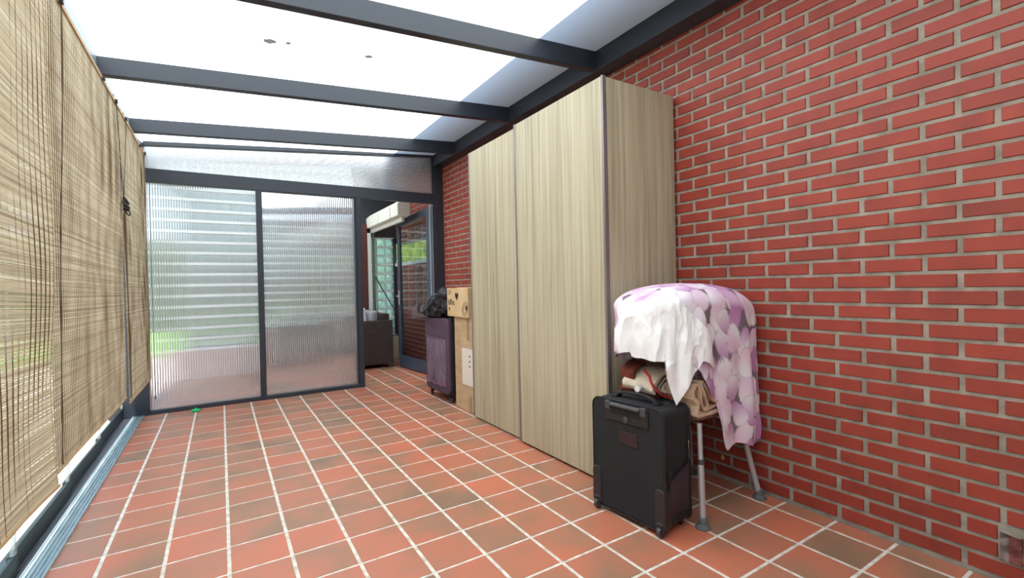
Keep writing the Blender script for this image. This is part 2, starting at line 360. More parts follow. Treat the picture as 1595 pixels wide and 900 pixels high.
def ribbed(name, xa, xb, zlo, zhi, horizontal=False):
    """panel with fluted front skin; zhi may be a pair for a sloped top"""
    za, zb = (zhi, zhi) if not isinstance(zhi, tuple) else zhi
    pitch, A, sub_ = 0.022, 0.0019, 8; m = MB(); yf, yb = YE+.022, YE+.036
    if not horizontal:
        n = int((xb-xa)/pitch*sub_)
        m.grid(lambda i, j: (xa+(xb-xa)*i/n, yf+A*math.sin(2*PI*(xb-xa)*i/n/pitch), (zlo, za+(zb-za)*i/n)[j]), n+1, 2)
    else:
        n = int((max(za, zb)-zlo)/pitch*sub_)
        m.grid(lambda i, j: ((xa, xb)[j], yf+A*math.sin(2*PI*(max(za, zb)-zlo)*i/n/pitch), zlo+((za, zb)[j]-zlo)*i/n), n+1, 2)
    k = len(m.v); m.v += [(xa, yb, zlo), (xb, yb, zlo), (xb, yb, zb), (xa, yb, za)]; m.f.append((k, k+1, k+2, k+3))
    o = m.build(name, M_ribbed, wb, smooth=True, angle=80)
    return o
ribbed('polycarbonate_panel', -0.135, 0.853, 0.042, 2.357)
ribbed('polycarbonate_panel', 0.912, 1.918, 0.042, 2.362)
ribbed('polycarbonate_panel', -0.135, 2.965, 2.495, (2.722, 2.992), True)
m = MB()
for x in (2.925, 2.955): m.box((x, YE+.01, 0.0), (x+.012, YE+D-.01, 2.36))
m.build('door_seal', mat('light_grey_trim', lin(150, 160, 172), .3, .4), wb)
fr('jamb', (2.985, YE+.005, 0), (3.0, YE+D, 2.36))
for xx in (-0.085, -0.06): pass

# door leaf, opened into the space beyond, hinged on the right jamb
door = sempty('door_1', 'open anthracite glazed door leaf in the partition doorway', 'door', (2.955, YE+.09, 0))
dv = Vector((2.845-2.955, 4.17-(YE+.09), 0)); DL = dv.length; ang = math.atan2(dv.y, dv.x)
MD = Matrix.Translation((2.955, YE+.09, 0)) @ Matrix.Rotation(ang, 4, 'Z')
def dbx(name, a, b, mt, bevel=.003, parent=None):
    m = MB(); m.box(a, b, MD); return m.build(name, mt, parent or door, bevel=bevel)
dbx('stile', (0, -.02, .012), (.085, .02, 2.33), M_frame2); dbx('stile', (DL-.085, -.02, .012), (DL, .02, 2.26), M_frame2)
m = MB(); m.prism([(0.085, 2.235), (DL-.085, 2.165), (DL-.085, 2.26), (.085, 2.33)], 1, -.019, .019); m.v = [tuple(MD @ Vector(v)) for v in m.v]; m.build('top_rail', M_frame2, door, bevel=.003)
dbx('bottom_rail', (.085, -.019, .012), (DL-.085, .019, .19), M_frame2)
dbx('glass', (.085, -.004, .19), (DL-.085, .004, 2.2), M_doorglass, 0)
hd = MB(); hd.box((DL-.06, .02, 0.97), (DL-.03, .028, 1.19), MD); hd.box((DL-.055, .028, 1.095), (DL-.038, .065, 1.112), MD); hd.box((DL-.15, .055, 1.094), (DL-.036, .068, 1.113), MD)
hd.build('door_handle', M_alu, door, bevel=.003)

# ------------------------------------------------------------------ left side: floor track, glass sliding panels, outside terrace
tr = MB()
prof = [(-.272, 0.0)]
x = -.272
for k in range(5):
    prof += [(x, .016), (x+.003, .016), (x+.003, .004), (x+.0145, .004)]; x += .0172
prof += [(x, .016), (x+.003, .016), (x+.003, 0.0)]
prof = [(a, b-0.002) for a, b in prof]
tr.prism(prof, 1, -3.5, YE-.002)
tag(tr.build('floor_track', M_aluk), 'long ribbed aluminium sliding track on the floor beside the terracotta tiles', 'track')
M_edge = mixmat('clear_edge_seal', [(TR, {'Color': (0.75, 0.82, 0.84, 1)}, .6), (DF, {'Color': (.6, .63, .64, 1)}, .3), (GL, {'Color': (1, 1, 1, 1), 'Roughness': .1}, .1)])
M_dprof = mat('green_black_profile', lin(38, 50, 52), .4)
ends = [-3.0, -1.98, -.97, .04, .98, 1.95, YE]
for i in range(6):
    ya, yb = ends[i]-.03, ends[i+1]-.003; xo = -.270-.0165*i
    if i == 5: ya += .0
    names = ['glass sliding panel behind the camera end of the nearest bamboo blind', 'glass sliding panel outside the nearest bamboo blind, at the left frame edge', 'glass sliding panel under the bottom hem of the nearest bamboo blind',
             'glass sliding panel under the near half of the middle bamboo blind', 'glass sliding panel under the far half of the middle bamboo blind', 'farthest glass sliding panel, beside the corner post']
    p = thing('glass_panel', names[i], 'glass panel', (xo, ya, 0), 'frameless glass sliding panels behind the blinds')
    B((xo-.008, ya, .001), (xo+.0075, yb, .082+.004*i)).build('bottom_profile', M_dprof, p, bevel=.003)
    m = MB(); m.box((xo-.003, ya+.004, .08), (xo+.003, yb-.004, 2.52)); m.build('pane', M_glass, p)
    B((xo-.006, yb-.022, .10), (xo+.006, yb-.001, 2.5)).build('edge_seal', M_edge, p)
    B((xo-.007, yb-.035, .086+.004*i), (xo+.0072, yb, .128)).build('latch', M_edge, p, bevel=.002)
    B((xo-.008, ya, 2.5), (xo+.0075, yb, 2.56)).build('top_profile', M_dprof, p, bevel=.003)

M_terr = attrmix(mat('pale_terrace_tile', lin(222, 205, 198), .6), 'tone', [(0, lin(206, 186, 180)), (1, lin(232, 216, 208))], bump=0)
M_terrg = mat('terrace_joint', lin(170, 150, 142), .9)
T = 0.33
terr = tiled('ground_terrace', -5.0, -0.41, -4.5, 8.0, M_terr, M_terrg, 9, .004, .004); struct(terr, 'pale sunlit paving outside the glass panels', 'terrace')
terr.location.z = -0.012
terr2 = tiled('ground_path', -0.41, 3.6, 5.2, 8.0, M_terr, M_terrg, 9, .004, .004); struct(terr2, 'pale paving beyond the far wall', 'terrace'); terr2.location.z = -.012
T = 0.25
lawn = B((-40, 8.0, -.1), (12, 40, -.02)).build('ground_lawn', noisy(mat('lawn_grass', lin(110, 150, 60), .9), lin(84, 128, 42), lin(140, 176, 78), 3, bump=.8, bscale=40, bdist=.03)); struct(lawn, 'green lawn beyond the terrace', 'lawn')
lawn2 = B((-40, -10, -.1), (-5.0, 8.0, -.02)).build('ground_garden', lawn.data.materials[0]); struct(lawn2, 'green garden lawn left of the terrace', 'lawn')

def hedge(name, x0, x1, y0, y1, z0, z1, label, cat, mt, seed, n=2600):
    rnd = random.Random(seed); m = MB()
    # rounded leafy body: lumpy core plus leaf cards with bent blades
    nu, nv = 40, 16
    def f(i, j):
        a = 2*PI*i/nu; t = j/(nv-1); r = math.sin(PI*min(t, .999)*.5+.0)**.35 if t < .02 else 1
        e = .45; cx = math.copysign(abs(math.cos(a))**e, math.cos(a)); cy = math.copysign(abs(math.sin(a))**e, math.sin(a))
        top = 1 if t < .8 else max(0.02, math.cos((t-.8)/.2*PI/2)**.5)
        p = Vector(((x0+x1)/2+cx*(x1-x0)/2*top, (y0+y1)/2+cy*(y1-y0)/2*top, z0+(z1-z0)*t))
        return p+.12*noise.noise_vector(p*1.3)
    m.grid(f, nu, nv, True)
    for _ in range(n):
        i = rnd.randrange(nu); j = rnd.random()*(nv-1); p = Vector(f(i+rnd.random(), j)); s = rnd.uniform(.05, .12)
        u = Vector((rnd.gauss(0, 1), rnd.gauss(0, 1), rnd.gauss(0, 1))).normalized(); v = u.orthogonal().normalized()
        k = len(m.v); m.v += [tuple(p-u*s), tuple(p+v*s*.4), tuple(p+u*s), tuple(p-v*s*.4)]; m.f.append((k, k+1, k+2, k+3))
    o = m.build(name, mt, smooth=False); tag(o, label, cat); return o
M_leaf = noisy(mat('hedge_leaf', lin(60, 92, 40), .7), lin(26, 44, 24), lin(66, 92, 44), 4)
M_leafy = noisy(mat('yellow_green_leaf', lin(150, 165, 60), .7), lin(110, 130, 40), lin(176, 186, 80), 6)
hedge('garden_hedge', -16, 9, 15.5, 17.0, -.05, 3.0, 'dark green garden hedge seen blurred beyond the lawn', 'hedge', M_leaf, 3)

hedge('clipped_hedge', 3.9, 4.6, 3.0, 9.0, -.05, 2.6, 'yellow green hedge above the white coping beyond the open door', 'hedge', M_leafy, 5)
# ------------------------------------------------------------------ space beyond the doorway
# far glass block wall
gb = sempty('window_1', 'glass block window wall at the far end of the next space', 'window', (1.6, 5.12, 0))
GP = 0.152; gx0, gx1, gz0, gz1 = 0.15, 2.80+.152*2-.02, .42, 2.2
M_block = mixmat('wavy_block_glass', [(RF, {'Color': (.46, .58, .58, 1), 'Roughness': .02, 'IOR': 1.5}, .84), (GL, {'Color': (1, 1, 1, 1), 'Roughness': .06}, .10), (TL, {'Color': (.5, .64, .64, 1)}, .06)])
M_block2 = mixmat('pale_block_glass', [(RF, {'Color': (.80, .97, .98, 1), 'Roughness': .03, 'IOR': 1.5}, .42), (GL, {'Color': (1, 1, 1, 1), 'Roughness': .06}, .18), (TL, {'Color': (.66, .88, .90, 1)}, .40)])
M_joint = mat('white_joint', lin(238, 242, 240), .8)
rnd = random.Random(5)
def blocks(parent, gx0, gx1, gz0, gz1, yc, mb, jt=.009):
    m = MB(); gr = MB(); nx = int((gx1-gx0)/GP+.01); nz = int((gz1-gz0)/GP+.01); gx0 = gx1-nx*GP
    for i in range(nx):
        for k in range(nz):
            a = gx0+i*GP+.005; c = gz0+k*GP+jt; s = GP-.011; h = GP-2*jt; N = 9; ph = rnd.random()*9
            def f(u, v, sgn, y):
                U, V = u/(N-1), v/(N-1); dm = (U*(1-U)*V*(1-V)*16)**.75
                return (a+s*U, y+sgn*(.022*dm)+(.005*math.sin(9*U+ph+5*V)*dm), c+h*V)
            m.grid(lambda u, v: f(u, v, -1, yc-.018), N, N); m.grid(lambda u, v: f(u, v, 1, yc+.018), N, N)
    m.build('glass_blocks', mb, parent, smooth=True, angle=80)
    for i in range(nx+1): gr.box((gx0+i*GP-.005, yc-.038, gz0), (gx0+i*GP+.005, yc+.038, gz0+nz*GP))
    for k in range(nz+1): gr.box((gx0-.005, yc-.0385, gz0+k*GP-jt-.002), (gx1+.005, yc+.0385, gz0+k*GP+jt+.002))
    gr.build('joint_grid', M_joint, parent); return gx0, gz0+nz*GP
gx0, zt = blocks(gb, 2.42, gx1, gz0, gz1, 5.13, M_block2)
gb2 = sempty('window_2', 'wide glass block window seen as bright stripes through the ribbed partition', 'window', (1.0, 5.12, 0))
_a, zt2 = blocks(gb2, -.25, 2.40, gz0, 2.70, 5.13, M_block, .016)
B((-.42, 5.08, 0), (2.40, 5.17, .40)).build('lower_panel', mat('pinkish_panel', lin(200, 178, 170), .7), gb2, bevel=.003)
m = MB(); m.box((2.405, 5.09, zt+.01), (3.12, 5.17, 2.86)); struct(m.build('wall_far', mat('dark_lintel', lin(58, 62, 66), .5)), 'dark lintel above the glass blocks', 'wall')
m = MB(); m.box((2.405, 5.08, 0), (3.12, 5.17, .40)); struct(m.build('wall_far_lower', mat('cream_panel', lin(196, 190, 168), .7), bevel=.003), 'cream panel below the glass blocks', 'wall')
B((2.405, 5.075, .40), (3.12, 5.178, .412)).build('sill', M_frame, gb)
B((3.06, 5.085, .425), (3.12, 5.175, zt)).build('side_frame', M_frame, gb)
brs = MB(); brs.tube([(2.68, 5.06, 1.52), (3.05, 5.06, .85)], .009, 8); brs.build('brace_bar', M_frame, gb)
# posts at the left of the visible blocks
m = MB(); m.box((2.60, 4.99, .0), (2.655, 5.04, 2.16)); struct(m.build('trim_30', mat('white_post_paint', lin(225, 226, 222), .4), bevel=.004), 'white window post in front of the glass blocks', 'post')
m = MB(); m.box((2.68, 5.0, .0), (2.72, 5.05, 2.16)); struct(m.build('trim_31', mat('olive_post_paint', lin(105, 112, 98), .4), bevel=.004), 'grey green post beside the white post', 'post')
m = MB(); m.box((2.44, 5.0, .0), (2.595, 5.07, 2.3)); struct(m.build('trim_32', mat('brown_post', lin(92, 52, 46), .7), bevel=.004), 'brown brick pier left of the white post', 'post')
# roller shutter housing along the side
sb = thing('shutter_box', 'white roller shutter box high up seen through the doorway', 'shutter box', (2.66, 4.3, 2.28))
m = MB(); m.prism([(2.60, 2.24), (2.74, 2.22), (2.78, 2.26), (2.78, 2.42), (2.66, 2.46), (2.60, 2.40)], 1, 3.42, 5.05); m.build('housing', mat('shutter_white', lin(222, 220, 212), .5), sb, bevel=.004)
m = MB(); m.box((2.66, 3.44, 2.16), (2.70, 5.05, 2.222)); m.build('guide_rail', mat('shutter_rail', lin(200, 200, 190), .5), sb, bevel=.003)
for yy in (3.75, 4.35):
    m = MB(); m.box((2.586, yy, 2.25), (2.60, yy+.03, 2.40)); m.build('bracket', M_white, sb, bevel=.002)

# wicker sofa and armchair
M_wick = mat('dark_wicker', lin(72, 60, 58), .55)
n = M_wick.node_tree; b = n.nodes['Principled BSDF']
t = n.nodes.new('ShaderNodeTexCoord'); br = n.nodes.new('ShaderNodeTexBrick'); br.inputs['Scale'].default_value = 1
mp = n.nodes.new('ShaderNodeMapping'); n.links.new(t.outputs['Object'], mp.inputs[0])
cb = n.nodes.new('ShaderNodeSeparateXYZ'); cc = n.nodes.new('ShaderNodeCombineXYZ'); ad = n.nodes.new('ShaderNodeMath'); ad.operation = 'ADD'
n.links.new(mp.outputs[0], cb.inputs[0]); n.links.new(cb.outputs[0], ad.inputs[0]); n.links.new(cb.outputs[1], ad.inputs[1]); n.links.new(cb.outputs[2], cc.inputs[0]); n.links.new(ad.outputs[0], cc.inputs[1])
n.links.new(cc.outputs[0], br.inputs[0])
br.inputs['Brick Width'].default_value = .03; br.inputs['Row Height'].default_value = .026; br.inputs['Mortar Size'].default_value = .003; br.inputs['Mortar Smooth'].default_value = .6
br.inputs['Color1'].default_value = lin(84, 70, 66); br.inputs['Color2'].default_value = lin(66, 55, 52); br.inputs['Mortar'].default_value = lin(28, 22, 22)
n.links.new(br.outputs[0], b.inputs['Base Color']); bp = n.nodes.new('ShaderNodeBump'); bp.inputs['Distance'].default_value = .006; bp.invert = True
n.links.new(br.outputs['Fac'], bp.inputs['Height']); n.links.new(bp.outputs[0], b.inputs['Normal'])
M_cush = noisy(mat('grey_cushion', lin(150, 148, 152), .9), lin(138, 136, 140), lin(162, 160, 164), 8, bump=.3, bscale=200)
M_pillow = mat('white_pillow_fabric', lin(228, 226, 226), .9)
def pillow(m, c, sx, sy, sz, M=None, seed=0):
    N = 18
    for sgn in (1, -1):
        def f(i, j):
            u, v = i/(N-1)*2-1, j/(N-1)*2-1
            h = ((1-abs(u)**2.6)*(1-abs(v)**2.6))**.5 if abs(u) < 1 and abs(v) < 1 else 0
            pin = 1-.08*(1-abs(u*v))*(abs(u)**6+abs(v)**6)
            p = Vector((u*sx*pin, v*sy*pin, sgn*sz*h*(1+.12*noise.noise(Vector((u*3, v*3, seed))))))
            if M: p = M @ p
            return p+Vector(c)
        m.grid(f, N, N)
sofa = thing('wicker_sofa', 'dark wicker sofa with grey cushions seen through the doorway', 'sofa', (2.3, 4.6, 0))
B((1.95, 4.25, .06), (2.76, 4.36, .735)).build('armrest', M_wick, sofa, bevel=.012)
B((1.95, 4.36, .06), (2.65, 5.0, .36)).build('seat_base', M_wick, sofa, bevel=.01)
B((2.58, 4.362, .06), (2.74, 5.0, .83)).build('backrest', M_wick, sofa, bevel=.012)
B((1.98, 4.37, .362), (2.57, 5.0, .48)).build('seat_cushion', M_cush, sofa, smooth=True, bevel=.03, seg=4)
B((2.46, 4.40, .485), (2.578, 4.96, .88)).build('back_cushion', M_cush, sofa, smooth=True, bevel=.04, seg=4)
for xx, yy in ((1.97, 4.255), (2.675, 4.255), (1.97, 4.90), (2.655, 4.90)): B((xx, yy, 0), (xx+.08, yy+.08, .062)).build('leg', M_wick, sofa)
m = MB(); pillow(m, (2.265, 4.53, .715), .19, .22, .075, Matrix.Rotation(.25, 4, 'Z') @ Matrix.Rotation(math.radians(74), 4, 'X'), 3)
tag(m.build('white_cushion', M_pillow, smooth=True), 'white scatter cushion leaning behind the arm of the wicker sofa', 'cushion')
ch = thing('wicker_armchair', 'dark wicker armchair seen blurred through the ribbed partition panels', 'armchair', (1.4, 4.4, 0))
B((.95, 4.0, .06), (1.78, 4.12, .66)).build('backrest', M_wick, ch, bevel=.012)
B((.95, 4.12, .06), (1.06, 4.75, .56)).build('armrest', M_wick, ch, bevel=.012); B((1.67, 4.12, .06), (1.78, 4.75, .56)).build('armrest', M_wick, ch, bevel=.012)
B((1.06, 4.12, .06), (1.67, 4.75, .34)).build('seat_base', M_wick, ch, bevel=.01); B((1.07, 4.13, .342), (1.66, 4.74, .45)).build('seat_cushion', M_cush, ch, bevel=.03, seg=4)
for xx, yy in ((.96, 4.01), (1.69, 4.01), (.96, 4.66), (1.69, 4.66)): B((xx, yy, 0), (xx+.08, yy+.08, .062)).build('leg', M_wick, ch)

# ------------------------------------------------------------------ bamboo blinds
M_bam = bpy.data.materials.new('bamboo'); M_bam.use_nodes = True; n = M_bam.node_tree; n.nodes.clear()
o_ = n.nodes.new('ShaderNodeOutputMaterial'); at_ = n.nodes.new('ShaderNodeAttribute'); at_.attribute_name = 'tone'
r = n.nodes.new('ShaderNodeValToRGB'); cr = r.color_ramp; cr.elements.new(.5)
for e, (p, c) in zip(cr.elements, [(0, lin(186, 172, 146)), (.5, lin(220, 208, 182)), (1, lin(240, 234, 214))]): e.position = p; e.color = c
t = n.nodes.new('ShaderNodeTexCoord'); mp = n.nodes.new('ShaderNodeMapping'); mp.inputs['Scale'].default_value = (1, 3, 60); no = n.nodes.new('ShaderNodeTexNoise'); no.inputs['Scale'].default_value = 2; no.inputs['Detail'].default_value = 5
n.links.new(t.outputs['Object'], mp.inputs[0]); n.links.new(mp.outputs[0], no.inputs[0])
ma = n.nodes.new('ShaderNodeMath'); ma.operation = 'MULTIPLY_ADD'; ma.inputs[1].default_value = .7; n.links.new(no.outputs[0], ma.inputs[0])
sb_ = n.nodes.new('ShaderNodeMath'); sb_.operation = 'SUBTRACT'; sb_.inputs[1].default_value = .35; n.links.new(at_.outputs['Fac'], sb_.inputs[0]); n.links.new(sb_.outputs[0], ma.inputs[2])
n.links.new(ma.outputs[0], r.inputs[0])
d1 = n.nodes.new('ShaderNodeBsdfDiffuse'); d2 = n.nodes.new('ShaderNodeBsdfTranslucent'); mx = n.nodes.new('ShaderNodeMixShader'); mx.inputs[0].default_value = .3
n.links.new(r.outputs[0], d1.inputs[0]); n.links.new(r.outputs[0], d2.inputs[0]); n.links.new(d1.outputs[0], mx.inputs[1]); n.links.new(d2.outputs[0], mx.inputs[2]); n.links.new(mx.outputs[0], o_.inputs[0])
M_thread = mat('brown_thread', lin(112, 86, 56), .9)
M_cord = mat('dark_cord', lin(74, 58, 42), .9)
ZT = 2.60
def blind(ya, yb, zba, zbb, label, thread, seed, pitch=.0058, wavy=.008, ragged=.008, gap=(.38, .5), yab=None, x0_=-.118):
    """ya,yb span; zba,zbb bottom height at both ends"""
    rnd = random.Random(seed)
    o = thing('bamboo_blind', label, 'blind', (-.118, (ya+yb)/2, ZT), 'bamboo roll blinds along the glass side')
    X0 = x0_
    def off(y, z): return wavy*noise.noise(Vector((y*1.3, z*1.6, seed)))*(min(1, (ZT-z)*2))+.003*noise.noise(Vector((y*8, z*3, seed+4)))
    m = MB(); tone = []; n_ = int((ZT-min(zba, zbb))/pitch); L = yb-ya; NS = 7
    for k in range(n_):
        fr_ = k/n_
        t0 = min(1, max(0, rnd.gauss(.5, .2)))
        ra, rb = ya+((yab or ya)-ya)*fr_+rnd.uniform(-ragged, ragged), yb+rnd.uniform(-ragged, ragged)
        h = pitch*rnd.uniform(*gap); tilt = rnd.uniform(-.0012, .0012)
        ring = []
        for s in range(NS+1):
            q = s/NS; y = ra+(rb-ra)*q
            z = ZT-(ZT-(zba+(zbb-zba)*q))*fr_ + tilt*(q-.5)*2 + .0012*math.sin(q*9+k*.3)
            xx = X0+off(y, z)
            for dx, dz in ((-.0011, -h), (.0011, -h), (.0011, h), (-.0011, h)): m.v.append((xx+dx, y, z+dz))
            tone += [t0]*4
        b0 = len(m.v)-(NS+1)*4
        for s in range(NS):
            for e in range(4): m.f.append((b0+s*4+e, b0+s*4+(e+1) % 4, b0+(s+1)*4+(e+1) % 4, b0+(s+1)*4+e))
        m.f.append((b0, b0+1, b0+2, b0+3)); c0 = b0+NS*4; m.f.append((c0+3, c0+2, c0+1, c0))
    s_ = m.build('slat_sheet', M_bam, o); set_attr(s_, 'tone', tone)
    m = MB(); nt_ = int(L/thread)
    for i in range(nt_+1):
        q = (i+.3)/(nt_+.6); y = ya+L*q; zb_ = zba+(zbb-zba)*q; N = 46; sk = ((yab or ya)-ya)*(1-q); w_ = .0011
        b0 = len(m.v)
        for s in range(N):
            z = ZT-(ZT-zb_)*s/(N-1); yy = y+sk*s/(N-1)+.003*noise.noise(Vector((i*3.1, z*3, seed))); xx = X0+off(y, z)
            for dx, dy in ((-.0019, -w_), (.0019, -w_), (.0019, w_), (-.0019, w_)): m.v.append((xx+dx, yy+dy, z))
        for s in range(N-1):
            for e in range(4): m.f.append((b0+s*4+e, b0+s*4+(e+1) % 4, b0+(s+1)*4+(e+1) % 4, b0+(s+1)*4+e))
    m.build('stitching', M_thread, o)
    m = MB(); yb0 = yab or ya; m.tube([(X0+off(ya+L*q, zba+(zbb-zba)*q), yb0+(yb-yb0)*q, zba+(zbb-zba)*q) for q in [i/12 for i in range(13)]], .007, 8); m.build('bottom_rod', mat('hem_rod', lin(170, 138, 96), .7), o, smooth=True)
    m = MB(); m.box((X0-.006, ya, ZT-.004), (X0+.008, yb, ZT+.022)); m.build('head_rail', mat('head_batten', lin(180, 150, 108), .7), o, bevel=.003)
    return o, X0
b1, X0 = blind(-2.55, -.188, .54, .425, 'nearest bamboo blind at the far left of the photo, coarse stitching and light showing through', .055, 11, pitch=.0068, wavy=.02, gap=(.34, .47), x0_=-.108)
b2, _ = blind(-.195, 1.60, .47, .455, 'middle bamboo blind, finely stitched, hanging between the other two blinds', .032, 12, yab=-.165)
b3, _ = blind(1.615, 3.0, .385, .385, 'farthest bamboo blind beside the ribbed partition', .032, 13, wavy=.012, yab=1.76)
def hook(p, y, z=ZT+.022):
    m = MB(); m.tube([(-.118, y, z-.002), (-.118, y, z+.022), (-.128, y, z+.034), (-.142, y, z+.034), (-.1515, y, z+.034)], .0028, 8); m.build('hook', M_black, p)
    m = MB(); m.box((-.112, y-.011, z-.03), (-.096, y+.011, z-.004)); m.build('cord_guide', M_black, p, bevel=.003)
for p, ys in ((b1, (-2.1, -.6, -.28)), (b2, (.07, 1.0, 1.42)), (b3, (1.82, 2.6, 2.9))):
    for y in ys: hook(p, y)
def cord(pts, r=.0022, p=b2, name='pull_cord'):
    m = MB(); m.tube(pts, r, 6); return m.build(name, M_cord, p)
cord([(-.104, .07, 2.59), (-.103, .04, 2.2), (-.102, .0, 1.9), (-.100, -.06, 1.6), (-.099, -.09, 1.4), (-.100, -.12, .9), (-.101, -.14, .5)])
cord([(-.104, 1.42, 2.59), (-.102, 1.48, 2.3), (-.10, 1.57, 1.93)]); cord([(-.104, 1.82, 2.59), (-.102, 1.72, 2.3), (-.10, 1.58, 1.93)], p=b3)
cord([(-.10, 1.59, 1.84), (-.10, 1.64, 1.3), (-.10, 1.68, .8), (-.10, 1.66, .44)], .004, b3)
for y in (3.0, 3.025):
    m = MB(); m.tube([(-.09, y, 2.4), (-.088, y, 1.2), (-.086, y, .19)], .0014, 6); m.lathe([(.002, 0), (.006, .004), (.006, .02), (.002, .026)], (-.086, y, .165), 10)
    m.build('cord_weight', M_gplastic, b3)
# bundle of cord knotted in the cord
m = MB(); rnd = random.Random(8)
for k in range(11):
    a = rnd.random()*2*PI; c0 = Vector((-.088, 1.58, 1.88)); R1 = rnd.uniform(.035, .075); ax = Vector((rnd.uniform(-.25, .25), math.cos(a), math.sin(a)*.7)).normalized(); bx_ = Vector((.35, rnd.uniform(-.3, .3), rnd.uniform(-.5, .5)))
    pts = []
    for q in range(14):
        t_ = 2*PI*q/14; p = c0+ax*R1*(.5-.5*math.cos(t_))+bx_*.045*math.sin(t_); pts.append((max(p.x, -.102), p.y, p.z))
    m.tube(pts, .0048, 6, closed=True)
m.lathe([(.006, -.03), (.016, -.012), (.017, .012), (.006, .03)], (-.088, 1.58, 1.88), 10)
tag(m.build('cord_bundle', mat('bundled_cord', lin(50, 48, 40), .9), smooth=True), 'dark knotted bundle of blind cord hanging at the middle blind edge', 'cord')

# ------------------------------------------------------------------ wardrobe
wd = thing('wardrobe', 'tall pale oak wardrobe with two sliding doors standing against the brick wall', 'wardrobe', (2.78, .1, 0))
WX, Y0, Y1, ZW = 2.45, -.82, 1.01, 2.475
def wpart(name, a, b, mt=M_wood, bevel=.0015, parent=wd): return B(a, b).build(name, mt, parent, bevel=bevel)
wpart('side_panel', (2.487, Y0+.0, .0), (3.095, Y0+.027, ZW-.003)); wpart('side_panel', (2.535, Y1-.03, 0), (3.095, Y1-.008, ZW-.005))
wpart('top_panel', (2.53, Y0+.027, ZW-.03), (3.095, Y1-.03, ZW-.008)); wpart('bottom_panel', (2.53, Y0+.027, .05), (3.095, Y1-.03, .072))
wpart('back_panel', (3.08, Y0+.027, .072), (3.09, Y1-.03, ZW-.03))
wpart('plinth', (2.56, Y0+.027, 0), (2.575, Y1-.03, .05), mat('plinth_board', lin(60, 50, 42), .6))
def sdoor(x, ya, yb, za, zb):
    d = wpart('sliding_door', (x, ya+.018, za), (x+.018, yb-.018, zb))
    for p, q in ((ya, ya+.018), (yb-.018, yb)):
        wpart('edge_profile', (x-.004, p, za-.002), (x+.0265, q, zb+.003), M_prof, .002, d)
    return d
sdoor(WX+.008, Y0-.003, .175, .018, ZW); sdoor(WX+.034, .150, Y1, .018, ZW-.008)

# ------------------------------------------------------------------ cardboard boxes
bx = thing('tall_cardboard_box', 'tall brown cardboard box standing on the floor behind the wardrobe', 'box', (2.75, 1.25, 0))
B((2.53, 1.04, 0), (3.05, 1.50, .925)).build('carton', M_cardboard, bx, bevel=.004)
B((2.526, 1.10, .26), (2.530, 1.33, .62)).build('shipping_label', mat('label_paper', lin(222, 214, 204), .7), bx)
M_gp = mat('grey_print', lin(120, 112, 106), .8)
for zz in (.44, .49, .54): B((2.5252, 1.145, zz), (2.526, 1.175, zz+.018)).build('label_print', M_gp, bx)
M_tape = mat('brown_tape', lin(158, 128, 94), .35)
B((2.5285, 1.16, .70), (2.5302, 1.22, .925)).build('packing_tape', M_tape, bx); B((2.5285, 1.14, 0), (2.5302, 1.19, .15)).build('packing_tape', M_tape, bx)
sbx = thing('small_cardboard_box', 'small light cardboard box with a heart-shaped hole on top of the tall box', 'box', (2.7, 1.3, .927))
B((2.50, 1.12, .927), (2.82, 1.60, 1.215)).build('carton', M_cardboard2, sbx, bevel=.003)
B((2.60, 1.15, 1.215), (2.82, 1.56, 1.222)).build('flap', M_cardboard2, sbx)
M_ink = mat('black_ink', lin(40, 34, 30), .8)
def text(body, size, loc, mt, parent, rot, name='lettering', sx=1):
    cu = bpy.data.curves.new(name, 'FONT'); cu.body = body; cu.size = size; cu.extrude = .0004; cu.offset = .0008
    tmp = bpy.data.objects.new(name, cu); C.objects.link(tmp)
    dg = bpy.context.evaluated_depsgraph_get(); me = bpy.data.meshes.new_from_object(tmp.evaluated_get(dg)); C.objects.unlink(tmp); bpy.data.objects.remove(tmp)
    o = bpy.data.objects.new(name, me); C.objects.link(o); me.materials.clear(); me.materials.append(mt)
    Mx = Matrix.Translation(loc) @ rot @ Matrix.Diagonal((sx, 1, 1, 1)); me.transform(Mx)
    o.parent = parent; o.matrix_parent_inverse = world(parent).inverted(); return o
ROTX = Matrix(((0, 0, -1, 0), (-1, 0, 0, 0), (0, 1, 0, 0), (0, 0, 0, 1)))   # text facing -X, reading towards -Y
text('faffles', .088, (2.4993, 1.575, 1.045), M_ink, sbx, ROTX, 'printed_word', .78)
text('small batch\nfresh & crisp\nkeep dry', .018, (2.4993, 1.575, 1.185), mat('faded_ink', lin(140, 115, 88), .8), sbx, ROTX, 'small_print')
def flat(name, poly, x, mt, parent):
    m = MB(); m.prism(poly, 0, x, x+.0008); return m.build(name, mt, parent)
heart = []
for k in range(40):
    q = 2*PI*k/40; heart.append((1.365+.0028*16*math.sin(q)**3*.85, 1.135+.0028*(13*math.cos(q)-5*math.cos(2*q)-2*math.cos(3*q)-math.cos(4*q))*1.0))
flat('heart_cutout', heart, 2.4987, mat('dark_cutout', lin(50, 22, 18), .9), sbx)
flat('drop_mark', [(1.545+.013*math.sin(2*PI*k/16), 1.005+.021*math.cos(2*PI*k/16)) for k in range(16)], 2.4987, M_ink, sbx)
m = MB()
for rr in (1.0, .75, .5):
    m.tube([(2.499, 1.185+.075*rr*math.sin(q)*.8-.02*math.cos(q), 1.0+.07*rr*math.cos(q)+.012) for q in [2*PI*k/24 for k in range(24)]], .0016, 5, closed=True)
m.build('biscuit_drawing', M_ink, sbx)
flat('round_mark', [(1.155+.022*math.sin(2*PI*k/16), 1.02+.022*math.cos(2*PI*k/16)) for k in range(16)], 2.4987, M_ink, sbx)
